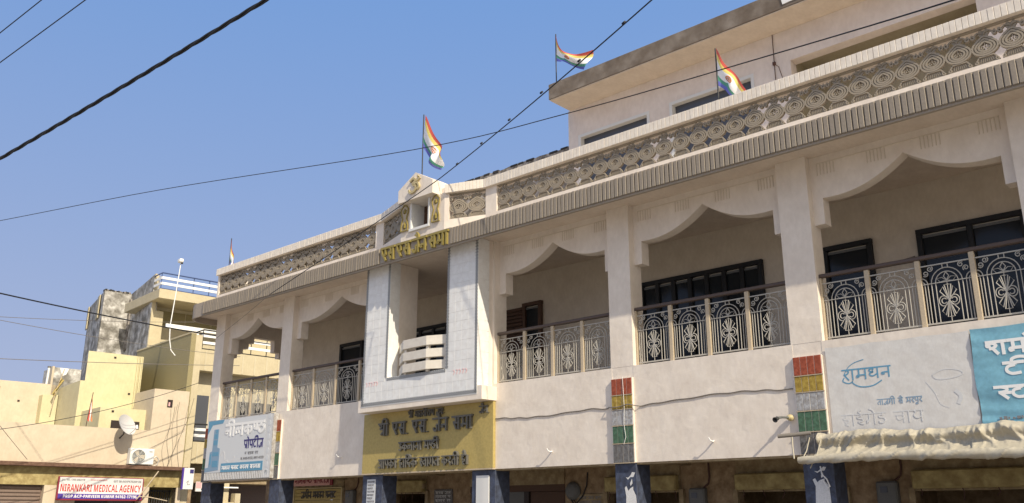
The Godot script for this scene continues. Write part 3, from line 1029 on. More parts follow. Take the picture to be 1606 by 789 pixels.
		tree.lathe([Vector2(0.001, -0.07), Vector2(0.055, -0.04), Vector2(0.06, 0.02), Vector2(0.001, 0.09)], 12)
		tree.t = Transform3D(Basis.from_scale(Vector3(1, 1.0, 0.35)), Vector3(c, 7.9, 0.725))
		tree.lathe([Vector2(0.001, -0.06), Vector2(0.05, -0.03), Vector2(0.055, 0.03), Vector2(0.001, 0.07)], 12)
		part(plate, "gold_pot", tree, M.gold)
	build_box(hall)
	build_ground_floor(hall)
	var grille := make_grille()
	for b in bays:
		if b[0] > -18 and b[0] < -15:
			continue
		railing(hall, grille, b[0], b[1])

# the white tiled balcony box in the middle
func build_box(hall: Node3D):
	var x0 := -15.38
	var x1 := -11.91
	var ox0 := -14.57
	var ox1 := -12.78
	var oy := 4.47
	var zf := 0.42
	var core := MeshBuilder.new()
	core.box(x0, ox0, 3.9, SOFFIT - 0.002, 0.14, zf - 0.0035)
	core.box(ox1, x1 - 0.003, 3.9, SOFFIT - 0.002, 0.14, zf - 0.0035)
	core.box(ox0, ox1, 3.9, oy - 0.012, 0.0, zf - 0.0035)
	var box := part(hall, "tiled_balcony_box", core, M.grout)
	block(hall, "box_slab", M.wall, -15.5, -11.79, 3.8, 3.9, 0.0, zf - 0.01)
	block(hall, "box_lug", M.wall, -15.5, x0 - 0.002, 3.9, 4.06, 0.0, zf - 0.01)
	block(hall, "box_lug", M.wall, x1 + 0.002, -11.79, 3.9, 4.06, 0.0, zf - 0.01)
	block(hall, "box_pier", M.wall, x1 - 0.013, x1 - 0.002, 3.9, SOFFIT - 0.003, -0.147, 0.1)
	block(hall, "box_jamb", M.wall, -15.3, ox0 - 0.012, 3.9, SOFFIT - 0.003, -0.38, 0.139)
	block(hall, "box_jamb", M.wall, ox1 + 0.012, -12.2, 3.9, SOFFIT - 0.003, -0.38, 0.139)
	# tiles 0.2 x 0.15, laid inside the mosaic edging
	var tile := func(a: float, b: float, c: float, d: float):
		var t := MeshBuilder.new()
		var e := 0.0025
		t.bevel(a + e, b - e, c + e, d - e, zf - 0.013, zf + rng.randf() * 0.0012, 0.002)
		part(box, "tile", t, M.white_tile_grey if rng.randf() < 0.3 else M.white_tile)
	var field := func(a: float, b: float, c: float, d: float):
		var nx := maxi(1, int(round((b - a) / 0.2)))
		var ny := maxi(1, int(round((d - c) / 0.2)))
		for i in nx:
			for j in ny:
				tile.call(lerpf(a, b, float(i) / nx), lerpf(a, b, (i + 1.0) / nx), lerpf(c, d, float(j) / ny), lerpf(c, d, (j + 1.0) / ny))
	var e := 0.07
	field.call(x0 + e, ox0 - e, oy - e, SOFFIT - 0.07)
	field.call(ox1 + e, x1 - e, oy - e, SOFFIT - 0.07)
	field.call(x0 + e, x1 - e, 3.92 + e, oy - e)
	# tiles on the sides that face the street's right
	for s in [[x1 - 0.013, x1, 0.1, zf, 3.9], [ox0 - 0.011, ox0 + 0.001, 0.14, zf, oy]]:
		var nz := 2
		var ny := 15
		for i in nz:
			for j in ny:
				var t := MeshBuilder.new()
				var c0: float = lerpf(s[4], SOFFIT - 0.01, float(j) / ny)
				var c1: float = lerpf(s[4], SOFFIT - 0.01, (j + 1.0) / ny)
				t.bevel(s[0], s[1], c0 + 0.002, c1 - 0.002, lerpf(s[2], s[3] - 0.014, i / 2.0) + 0.002, lerpf(s[2], s[3] - 0.014, (i + 1) / 2.0) - 0.002, 0.002)
				part(box, "side_tile", t, M.white_tile)
	for j in 8:
		var t := MeshBuilder.new()
		t.bevel(lerpf(ox0, ox1, j / 8.0) + 0.002, lerpf(ox0, ox1, (j + 1) / 8.0) - 0.002, oy - 0.012, oy, 0.0, zf - 0.002, 0.002)
		part(box, "sill_tile", t, M.white_tile)
	# mosaic edging: dark band with a chain of pale rings
	var band := MeshBuilder.new()
	var rings := MeshBuilder.new()
	var runs := [[x0, SOFFIT - 0.03, x0, 3.92, 0], [x1, 3.92, x1, SOFFIT - 0.03, 1], [x0, 3.92, x1, 3.92, 2], [ox0, oy, ox0, SOFFIT - 0.03, 1], [ox1, oy, ox1, SOFFIT - 0.03, 0], [ox0, oy, ox1, oy, 3]]
	for r in runs:
		var a := Vector2(r[0], r[1])
		var b := Vector2(r[2], r[3])
		var off: Vector2 = [Vector2(0.035, 0), Vector2(-0.035, 0), Vector2(0, 0.035), Vector2(0, -0.035)][r[4]]
		a += off
		b += off
		band.ribbon(PackedVector2Array([a, b]), 0.056, zf - 0.013, zf + 0.0005 + 0.0004 * r[4])
		var n := int(a.distance_to(b) / 0.062)
		for k in n:
			var c := a.lerp(b, (k + 0.5) / n)
			var q := PackedVector2Array()
			for s in 8:
				q.append(c + Vector2(cos(TAU * s / 8), sin(TAU * s / 8)) * 0.022)
			rings.ribbon(q, 0.014, zf, zf + 0.0045, true)
			rings.ribbon(PackedVector2Array([c + off * 0.75 - Vector2(0.012, 0), c + off * 0.75 + Vector2(0.012, 0)]), 0.012, zf, zf + 0.004)
			rings.ribbon(PackedVector2Array([c - off * 0.75 - Vector2(0.012, 0), c - off * 0.75 + Vector2(0.012, 0)]), 0.012, zf, zf + 0.004)
	stuff(box, "mosaic_band", band, M.mosaic_pale)
	stuff(box, "mosaic_chain", rings, M.mosaic_dark)
	for c in [-15.05, -12.37]:
		var mk := MeshBuilder.new()
		for k in 5:
			var u: float = c - 0.17 + k * 0.085
			mk.ribbon(PackedVector2Array([Vector2(u - 0.025, 4.42), Vector2(u + 0.02, 4.38 + 0.03 * (k % 2)), Vector2(u - 0.015, 4.33)]), 0.014, zf, zf + 0.005 + 0.0004 * k)
		part(box, "painted_motif", mk, M.sign_pink)
	# bowed concrete slats
	var path := [Vector2(ox0 + 0.002, 0.1), Vector2(ox0 + 0.55, 0.47), Vector2(ox1 - 0.5, 0.5), Vector2(ox1 - 0.002, 0.3)]
	for y in [[4.51, 4.68], [4.75, 4.92], [5.0, 5.185]]:
		var s := MeshBuilder.new()
		var back := []
		for q in path:
			back.append(q + Vector2(0.03 if q.x < -13.6 else -0.03, -0.09))
		back[0] = path[0] + Vector2(0, -0.12)
		back[3] = path[3] + Vector2(0, -0.12)
		var poly := PackedVector2Array(path)
		poly.append_array([back[3], back[2], back[1], back[0]])
		s.plan(poly, y[0], y[1])
		part(hall, "bowed_slat", s, M.concrete_slat)
	for q in [path[0] + Vector2(0.12, 0.03), path[1] + Vector2(0.02, -0.05), path[2] + Vector2(-0.02, -0.05), path[3] + Vector2(-0.12, 0.03)]:
		var p := MeshBuilder.new()
		p.box(q.x - 0.035, q.x + 0.035, oy, 5.0, q.y - 0.06, q.y + 0.0)
		part(hall, "slat_post", p, M.concrete_slat)

func build_ground_floor(hall: Node3D):
	# blue pillars
	for p in [[-22.49, -22.04], [-19.31, -18.87], [-9.06, -8.63], [-5.76, -5.31], [-2.46, -2.02], [1.02, 1.45]]:
		block(hall, "blue_pillar", M.blue_pillar, p[0], p[1], 0.12, 2.529, -0.4, 0.0, 0.008)
	for p in [[-15.74, -15.08], [-12.43, -11.81]]:
		block(hall, "blue_pillar", M.blue_pillar, p[0], p[1], 0.12, 2.529, -0.4, 0.0, 0.008)
	block(hall, "pillar_panel", M.white_frame, -12.3, -11.96, 0.3, 2.42, 0.0, 0.02, 0.004)
	# ceiling, cross beams, back wall with openings
	block(hall, "arcade_ceiling", M.shop_beam, -22.49, 1.45, 2.75, 2.899, -4.3, -0.282)
	block(hall, "front_beam", M.shop_beam, -22.49, 1.45, 2.5, 2.529, -0.279, -0.02)
	block(hall, "plinth", M.pavement, -22.6, 1.6, 0.0, 0.12, -4.3, 0.6)
	var z := -1.9
	var openings := [[-20.92, -18.85, 2.36], [-16.95, -15.75, 2.18], [-14.35, -11.68, 2.3], [-10.62, -8.98, 2.1], [-7.85, -5.95, 2.08], [-4.9, -2.6, 2.05], [-1.6, 0.6, 2.1]]
	var x := -22.4
	for o in openings:
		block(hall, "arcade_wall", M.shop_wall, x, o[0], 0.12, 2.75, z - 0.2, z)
		block(hall, "lintel", M.shop_beam, o[0], o[1], o[2], 2.75, z - 0.2, z + 0.03)
		x = o[1]
	block(hall, "arcade_wall", M.shop_wall, x, 1.45, 0.12, 2.75, z - 0.2, z)
	block(hall, "arcade_end", M.shop_wall, 1.25, 1.45, 0.12, 2.75, z, -0.4)
	# rooms behind the openings
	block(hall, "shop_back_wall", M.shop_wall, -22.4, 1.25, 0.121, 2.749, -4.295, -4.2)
	for q in [-18.5, -15.5, -11.2, -8.6, -5.4, -2.1]:
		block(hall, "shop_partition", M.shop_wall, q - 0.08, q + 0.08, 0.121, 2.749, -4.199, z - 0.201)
	# doors: a brown leaf beside a dark one
	block(hall, "door_frame", M.brown_wood, -14.35, -11.68, 2.17, 2.3, z - 0.12, z + 0.01)
	block(hall, "door_leaf", M.brown_wood, -12.66, -11.74, 0.12, 2.17, z - 0.12, z - 0.06, 0.01)
	block(hall, "door_post", M.dark_wood, -12.8, -12.67, 0.12, 2.17, z - 0.12, z - 0.02)
	block(hall, "door_leaf", M.meter_grey, -14.3, -12.81, 0.12, 2.17, z - 0.12, z - 0.1)
	for q in [[-16.95, -15.75, 2.18], [-10.62, -8.98, 2.1], [-7.85, -5.95, 2.08], [-4.9, -2.6, 2.05]]:
		for s in [[q[0] - 0.07, q[0] + 0.02], [q[1] - 0.02, q[1] + 0.07]]:
			block(hall, "shutter_guide", M.shop_beam, s[0], s[1], 0.12, q[2] + 0.05, z + 0.001, z + 0.06)
		block(hall, "shutter_box", M.cream_beam, q[0] + 0.02, q[1] - 0.02, q[2] + 0.03, q[2] + 0.3, z + 0.031, z + 0.16, 0.02)
		# hooks and scraps that hang under the lintel
		for k in 5:
			var h := MeshBuilder.new()
			var hx := lerpf(q[0] + 0.15, q[1] - 0.15, k / 4.0) + rng.randf_range(-0.08, 0.08)
			var y: float = q[2] + 0.03
			h.tube([Vector3(hx, y, z + 0.1), Vector3(hx + 0.02, y - 0.06, z + 0.1), Vector3(hx + rng.randf_range(-0.03, 0.05), y - rng.randf_range(0.1, 0.2), z + 0.11)], 0.008, 5)
			part(hall, "hanging_scrap", h, M.cable_brown)
	# beams from the pillars to the back wall
	for q in [[-18.9, -18.75], [-15.4, -15.2], [-8.9, -8.75], [-5.6, -5.45], [-2.3, -2.15]]:
		block(hall, "cross_beam", M.shop_beam, q[0], q[1], 2.56, 2.75, z, -0.401)

# ---------------------------------------------------------------- things on and around the hall
func build_upper_storey():
	var b := thing("upper_storey", "pale pinkish upper storey with overhanging flat roof behind the parapet", "building")
	var z := -2.5
	var w: Material = M.pink_wall
	# wall with two glazed openings and a deep recess
	var spans := [[-11.89, -11.6, 7.25, 10.75], [-11.6, -9.66, 10.06, 10.75], [-9.66, -9.16, 7.25, 10.75], [-9.16, -7.2, 10.08, 10.75], [-7.2, -6.43, 7.25, 10.75], [-6.43, -3.13, 10.09, 10.75], [-3.13, 4.0, 7.25, 10.75]]
	for s in spans:
		block(b, "front_wall", w, s[0], s[1], s[2], s[3], z - 0.25, z)
	for s in [[-11.6, -9.66], [-9.16, -7.2], [-6.43, -3.13]]:
		block(b, "front_wall", w, s[0], s[1], 7.25, 8.3, z - 0.25, z)
	block(b, "side_wall", w, -11.89, -11.64, 7.25, 10.75, -8.0, z - 0.251)
	block(b, "rear_wall", w, -11.63, 4.0, 7.25, 10.75, -8.0, -7.8)
	block(b, "side_wall", w, 3.75, 4.0, 7.25, 10.75, -7.79, z - 0.251)
	for s in [[-11.6, -9.66, 10.06], [-9.16, -7.2, 10.08]]:
		var f := MeshBuilder.new()
		f.box(s[0], s[1], s[2] - 0.07, s[2] - 0.001, z - 0.16, z + 0.012)
		f.box(s[0] + 0.001, s[0] + 0.07, 8.3, s[2] - 0.071, z - 0.16, z + 0.012)
		f.box(s[1] - 0.07, s[1] - 0.001, 8.3, s[2] - 0.071, z - 0.16, z + 0.012)
		var win := part(b, "window", f, M.white_frame)
		block(win, "pane", M.glass_grey, s[0] + 0.071, s[1] - 0.071, 8.3, s[2] - 0.072, z - 0.13, z - 0.12)
	block(b, "recess_back", M.tan_soffit, -6.43, -3.13, 8.3, 10.2, z - 1.2, z - 1.1)
	block(b, "recess_ceiling", M.tan_soffit, -6.43, -3.13, 10.2, 10.3, z - 1.2, z - 0.251)
	block(b, "recess_side", M.tan_soffit, -6.5, -6.43, 8.3, 10.2, z - 1.1, z - 0.251)
	block(b, "recess_side", M.tan_soffit, -3.13, -3.05, 8.3, 10.2, z - 1.1, z - 0.251)
	var roof := block(b, "flat_roof", M.slab_edge, -11.86, 4.2, 10.77, 11.15, -8.2, -1.75, 0.01)
	block(roof, "roof_soffit", M.slab_soffit, -11.84, 4.18, 10.751, 10.768, -8.18, -1.77)
	# bare white patch on the roof edge
	var p := MeshBuilder.new()
	p.prism(PackedVector2Array([Vector2(-6.15, 10.84), Vector2(-5.75, 10.86), Vector2(-5.45, 10.9), Vector2(-5.5, 11.16), Vector2(-6.2, 11.15)]), -1.751, -1.735)
	part(roof, "white_patch", p, M.white_paint, "white patch on the grey roof edge")
	# conduit on the wall
	var c := MeshBuilder.new()
	c.tube([Vector3(-6.74, 10.75, z + 0.02), Vector3(-6.75, 9.9, z + 0.02), Vector3(-6.74, 9.4, z + 0.02)], 0.008, 6)
	c.tube([Vector3(-6.75, 10.12, z + 0.03), Vector3(-6.66, 10.02, z + 0.03), Vector3(-6.6, 9.75, z + 0.03), Vector3(-6.68, 9.5, z + 0.03)], 0.007, 5)
	c.bevel(-6.78, -6.72, 10.09, 10.16, z, z + 0.04, 0.006)
	part(b, "conduit", c, M.cable_brown)

func build_low_wall():
	var at := Vector3(-14.6, 7.2, -2.8)
	var t := thing("roof_wall", "low weathered plaster wall with black broken top behind the parapet", "wall", at)
	var m := MeshBuilder.new()
	var top := PackedVector2Array([Vector2(-3.0, 0.0)])
	var x := -3.0
	while x < 2.69:
		top.append(Vector2(x, 2.71 + rng.randf_range(-0.03, 0.03)))
		x += 0.19
	top.append(Vector2(2.69, 2.72))
	top.append(Vector2(2.69, 0.0))
	m.prism(top, 0.0, 0.23)
	part(t, "plaster", m, M.weathered_low)
	x = -2.98
	while x < 2.6:
		var wd := rng.randf_range(0.16, 0.34)
		if rng.randf() < 0.8:
			var k := MeshBuilder.new()
			k.bevel(x, minf(x + wd, 2.68), 2.665 + rng.randf_range(-0.01, 0.015), 2.725 + rng.randf_range(0, 0.012), 0.01, 0.24, 0.008)
			part(t, "coping_stone", k, M.soot)
		x += wd + rng.randf_range(0.02, 0.12)

# a striped flag: the corners are given in metres from the foot of the pole
func flag(called_label: String, foot: Vector3, pole_top: float, corners: Array, wave: float, phase: float, emblem := true):
	var f := thing("striped_flag", called_label, "flag", foot, 0.0, "striped flags on the roofs")
	var pl := MeshBuilder.new()
	pl.tube([Vector3.ZERO, Vector3(-0.005, pole_top * 0.5, 0), Vector3(0, pole_top, 0)], 0.013, 6)
	part(f, "pole", pl, M.metal_dark)
	var ht: Vector3 = corners[0]
	var hb: Vector3 = corners[1]
	var mt: Vector3 = corners[2]
	var mb: Vector3 = corners[3]
	var ft: Vector3 = corners[4]
	var fb: Vector3 = corners[5]
	var at := func(u: float, v: float) -> Vector3:
		var q0: Vector3 = ht.lerp(hb, v)
		var q1: Vector3 = mt.lerp(mb, v)
		var q2: Vector3 = ft.lerp(fb, v)
		var c := q1 * 2.0 - (q0 + q2) / 2.0
		var p := q0 * (1 - u) * (1 - u) + c * 2.0 * u * (1 - u) + q2 * u * u
		var amp := wave * (0.15 + u)
		return p + Vector3(0.02 * sin(u * 9.0 + v * 4.0 + phase), 0.015 * sin(u * 12 + phase), amp * sin(u * 8.0 + phase + v * 2.4) + amp * 0.5 * sin(v * 6.0 - u * 5.0 + phase))
	var edges := [0.0, 0.15, 0.31, 0.7, 0.85, 1.0]
	var names := ["flag_red", "flag_yellow", "flag_white", "flag_green", "flag_blue"]
	for s in 5:
		var g := []
		for i in 5:
			var row := []
			for j in 25:
				row.append(at.call(j / 24.0, lerpf(edges[s], edges[s + 1], i / 4.0)))
			g.append(row)
		var m := MeshBuilder.new()
		m.sheet(g)
		part(f, names[s].trim_prefix("flag_") + "_stripe", m, M[names[s]])
	if emblem:
		var m := MeshBuilder.new()
		var ring := []
		var bar := []
		for k in 13:
			var a := TAU * k / 12.0
			ring.append(at.call(0.5 + 0.13 * cos(a), 0.5 + 0.1 * sin(a)))
		m.tube(ring, 0.011, 5)
		for q in [[[0.4, 0.5], [0.6, 0.5]], [[0.5, 0.42], [0.5, 0.58]]]:
			bar = []
			for k in 5:
				var h: float = k / 4.0
				bar.append(at.call(lerpf(q[0][0], q[1][0], h), lerpf(q[0][1], q[1][1], h)))
			m.tube(bar, 0.009, 5)
		part(f, "orange_print", m, M.flag_orange)

func build_flags():
	flag("large striped flag drooping from the pole on the white niche gable", Vector3(-13.56, 8.5, 0.5), 1.66, [Vector3(0.06, 1.62, 0), Vector3(0.0, 0.92, 0), Vector3(0.5, 0.88, 0.05), Vector3(0.24, 0.5, 0.02), Vector3(0.84, 0.42, 0.1), Vector3(0.58, 0.2, 0.05)], 0.1, 0.4)
	flag("striped flag blowing level above the left end of the flat roof", Vector3(-11.74, 11.15, -1.9), 1.32, [Vector3(0, 1.28, 0), Vector3(0.01, 0.6, 0), Vector3(0.42, 0.62, 0.08), Vector3(0.36, 0.42, 0.05), Vector3(1.02, 0.56, 0.0), Vector3(0.78, 0.1, 0.0)], 0.09, 2.2)
	flag("striped flag hanging steeply in front of the upper windows", Vector3(-6.6, 7.3, 0.12), 2.02, [Vector3(0, 2.0, 0), Vector3(0.03, 1.3, 0), Vector3(0.27, 1.52, 0.06), Vector3(0.17, 1.14, 0.02), Vector3(0.56, 1.0, 0.0), Vector3(0.36, 0.92, 0.0)], 0.06, 1.1)
	flag("limp red and white flag at the far left corner of the parapet", Vector3(-21.78, 7.3, 0.2), 1.8, [Vector3(0, 1.78, 0), Vector3(-0.01, 1.1, 0), Vector3(0.16, 1.36, 0.03), Vector3(0.1, 0.95, 0.0), Vector3(0.34, 1.02, 0.0), Vector3(0.22, 0.84, 0.0)], 0.04, 0.2, false)

func build_gold_sign():
	var at := Vector3(-13.755, 2.55, 0.0)
	var s := thing("gold_sign", "wide ochre signboard with raised dark lettering under the white balcony box", "sign", at)
	block(s, "board", M.ochre, -1.945, 1.945, 0.0, 1.249, 0.001, 0.07, 0.004)
	block(s, "bottom_trim", M.rail_cream, -1.95, 1.95, -0.03, -0.001, 0.001, 0.08, 0.004)
	var z0 := 0.07
	var z1 := 0.125
	var m: Material = M.letter_grey
	write(s, "small_letter", "shra ii space ma ha aa va ii ra aa ya space na ma visarga", -0.47, 0.62, 1.085, 0.125, 0.017, z0, z1 - 0.015, m)
	write(s, "large_letter", "shra ii space e sa stop space e sa stop space ja ai na space sa bha aa", -1.39, 1.43, 0.76, 0.25, 0.036, z0, z1, m)
	write(s, "letter", "u ka la aa na aa space ma na_half dda ii", -0.72, 0.48, 0.42, 0.17, 0.024, z0, z1, m)
	write(s, "letter", "aa_letter pa ka aa space ha aa i da reph ka space sa_half va aa ga ta space ka ra ta ii space ha ai danda", -1.35, 1.32, 0.085, 0.18, 0.022, z0, z1, m)
	write(s, "small_letter", "ja ai na stop", 1.6, 1.86, 1.03, 0.13, 0.024, z0, z1 - 0.015, m)

func build_left_banner():
	var at := Vector3(-20.62, 2.55, 0.15)
	var s := thing("shop_board", "pale grey printed shop board with blue tower picture on the hall's left corner", "sign", at)
	var x0 := -1.54
	var x1 := 1.53
	block(s, "board", M.banner_grey, x0, x1, 0.0, 1.55, -0.14, 0.0, 0.008)
	block(s, "pale_field", M.banner_pale, x0 + 0.02, 1.2, 0.2, 1.53, 0.001, 0.004)
	var slats := MeshBuilder.new()
	for k in 38:
		var x := lerpf(x0 + 0.02, x1 - 0.06, k / 38.0)
		slats.box(x, x + 0.035, 0.02, 0.19, 0.0005, 0.006)
	stuff(s, "printed_fringe", slats, M.banner_ghost)
	var cm := MeshBuilder.new()
	cm.box(1.2, 1.5, 0.02, 1.53, 0.001, 0.003)
	part(s, "side_column", cm, M.banner_ghost)
	for k in 9:
		var d := MeshBuilder.new()
		var c := Vector2(1.36, 0.16 + k * 0.165)
		var q := PackedVector2Array()
		for a in 10:
			q.append(c + Vector2(cos(TAU * a / 10) * 0.06, sin(TAU * a / 10) * 0.07))
		d.prism(q, 0.003, 0.006)
		part(s, "column_dot", d, M.banner_pale)
	# tower print
	var tw := MeshBuilder.new()
	tw.prism(PackedVector2Array([Vector2(-1.52, 0.22), Vector2(-0.85, 0.26), Vector2(-0.85, 0.8), Vector2(-0.98, 0.84), Vector2(-0.96, 1.3), Vector2(-1.2, 1.3), Vector2(-1.22, 0.75), Vector2(-1.33, 0.72), Vector2(-1.36, 0.34), Vector2(-1.52, 0.32)]), 0.004, 0.008)
	part(s, "tower_print", tw, M.print_steel)
	for q in [[-1.18, -0.98, 0.9, 1.02], [-1.16, -1.0, 1.06, 1.18], [-1.2, -0.9, 0.62, 0.72], [-1.32, -1.24, 0.4, 0.68], [-1.18, -0.9, 0.34, 0.5], [-1.1, -1.02, 1.2, 1.3]]:
		block(s, "tower_window", M.print_blue, q[0], q[1], q[2], q[3], 0.008, 0.0105)
	var cr := MeshBuilder.new()
	cr.prism(PackedVector2Array([Vector2(-1.52, 1.53), Vector2(-0.74, 1.53), Vector2(-0.8, 1.44), Vector2(-1.3, 1.42), Vector2(-1.52, 1.18)]), 0.004, 0.0075)
	part(s, "corner_print", cr, M.print_blue)
	var hand := MeshBuilder.new()
	hand.ribbon(smooth([-0.78, 0.62, -0.7, 0.72, -0.62, 0.66, -0.58, 0.5]), 0.05, 0.004, 0.0068)
	hand.ribbon(smooth([-0.5, 0.48, -0.36, 0.42, -0.2, 0.46, -0.12, 0.58]), 0.045, 0.004, 0.0074)
	part(s, "sketch_print", hand, M.banner_ghost)
	# lettering
	write(s, "outline_letter", "na ii la ka na_half ttha", -0.68, 1.17, 1.08, 0.3, 0.1, 0.004, 0.0075, M.banner_ghost, false)
	write(s, "white_letter", "na ii la ka na_half ttha", -0.66, 1.15, 1.085, 0.29, 0.065, 0.004, 0.012, M.white_paint)
	write(s, "navy_letter", "pra o pa tta ii reph ja", 0.28, 1.15, 0.75, 0.2, 0.036, 0.004, 0.009, M.print_navy)
	write(s, "grey_writing", "na space sa dda ka space pa ra", 0.35, 0.95, 0.6, 0.06, 0.014, 0.004, 0.008, M.grey_print, false)
	latin(s, "phone_number", "M. 94165-01222, 99911-61222", Vector3(0.7, 0.505, 0.006), 1.02, 0.07, M.grey_print)
	block(s, "blue_bar", M.print_blue, -0.73, 1.19, 0.2, 0.42, 0.0045, 0.008)
	write(s, "white_writing", "ma ka aa na space pa la aa tta space ka ra na e space sa ra la ta aa", -0.68, 1.1, 0.255, 0.09, 0.02, 0.008, 0.0125, M.white_paint, false)

func build_right_banners():
	var s := thing("white_banner", "dull white cloth banner with blue handwritten word beside the coloured tiles", "banner", Vector3(-4.3, 2.76, 0.0))
	var g := []
	for i in 14:
		var row := []
		for j in 30:
			var u := j / 29.0
			var v := i / 13.0
			var z := 0.0195 + 0.0012 * sin(u * 17 + v * 5) * sin(v * 4 + 1)
			row.append(Vector3(-0.96 + u * 1.94, v * (1.255 - 0.012 * absf(sin(u * 9.0))), z))
		g.append(row)
	var m := MeshBuilder.new()
	m.sheet(g, 0.004)
	part(s, "cloth", m, M.banner_white)
	var blue: Material = M.print_blue
	var z0 := 0.021
	write(s, "blue_letter", "ra aa ma dha na", -0.75, -0.06, 0.755, 0.15, 0.019, z0, 0.0222, blue)
	for q in [[[-0.72, 0.84, -0.65, 0.94, -0.55, 1.0, -0.42, 1.03], 0.01], [[-0.62, 0.735, -0.56, 0.68, -0.46, 0.65, -0.32, 0.66, -0.2, 0.72], 0.016], [[-0.72, 0.8, -0.74, 0.75, -0.66, 0.715, -0.6, 0.74], 0.015]]:
		var arc := MeshBuilder.new()
		arc.ribbon(smooth(q[0]), q[1], z0, 0.0224)
		part(s, "blue_swash", arc, blue)
	write(s, "small_blue_letter", "ta aa ja ga ii space sa ee space bha ra pa uu ra", -0.3, 0.3, 0.385, 0.075, 0.01, z0, 0.0222, M.print_steel)
	write(s, "faded_letter", "ha aa ii_letter gra ee dda space cha aa ya", -0.82, 0.3, 0.13, 0.15, 0.014, z0, 0.0222, M.banner_ghost, false)
	var st := MeshBuilder.new()
	st.ribbon(smooth([0.37, 0.64, 0.46, 0.5, 0.52, 0.34, 0.62, 0.28]), 0.009, z0, 0.0222)
	part(s, "faint_print", st, M.banner_ghost)
	st = MeshBuilder.new()
	st.ribbon(smooth([0.46, 0.72, 0.6, 0.78, 0.78, 0.76, 0.84, 0.7, 0.7, 0.66, 0.52, 0.66, 0.46, 0.72]), 0.012, z0, 0.0222)
	part(s, "faint_print", st, M.banner_ghost)
	st = MeshBuilder.new()
	st.ribbon(smooth([0.72, 0.5, 0.78, 0.42, 0.74, 0.32]), 0.05, z0, 0.0222)
	part(s, "faint_print", st, M.banner_ghost)
	var b := thing("blue_banner", "bright blue creased cloth banner with large white lettering at the right edge", "banner", Vector3(-2.3, 2.76, 0.0))
	g = []
	for i in 40:
		var row := []
		for j in 34:
			var u := j / 33.0
			var v := i / 39.0
			var x := -1.01 + u * 2.6
			row.append(Vector3(x + 0.01 * sin(v * 9), v * 1.26 - 0.012 * sin(u * 11.0), cloth_folds(x, v * 1.26)))
		g.append(row)
	m = MeshBuilder.new()
	m.sheet(g, 0.004)
	part(b, "cloth", m, M.banner_blue)
	on_cloth = true
	write(b, "white_letter", "sha", -0.84, -0.59, 0.89, 0.17, 0.04, 0.002, 0.005, M.white_paint)
	write(b, "white_letter", "ma aa reph", -0.588, -0.27, 0.89, 0.17, 0.04, 0.002, 0.005, M.white_paint)
	write(b, "white_letter", "tta ii", -0.68, -0.3, 0.62, 0.16, 0.04, 0.002, 0.005, M.white_paint)
	write(b, "white_letter", "sa_half tta aa la", -0.82, 0.02, 0.33, 0.155, 0.038, 0.002, 0.005, M.white_paint)
	on_cloth = false
	var fr := MeshBuilder.new()
	for k in 40:
		fr.box(-0.8 + k * 0.05, -0.77 + k * 0.05 + 0.012 * sin(k * 2.1), 0.085, 0.115 + 0.008 * sin(k * 1.7), 0.046, 0.052)
	stuff(b, "dark_small_print", fr, M.grey_print)

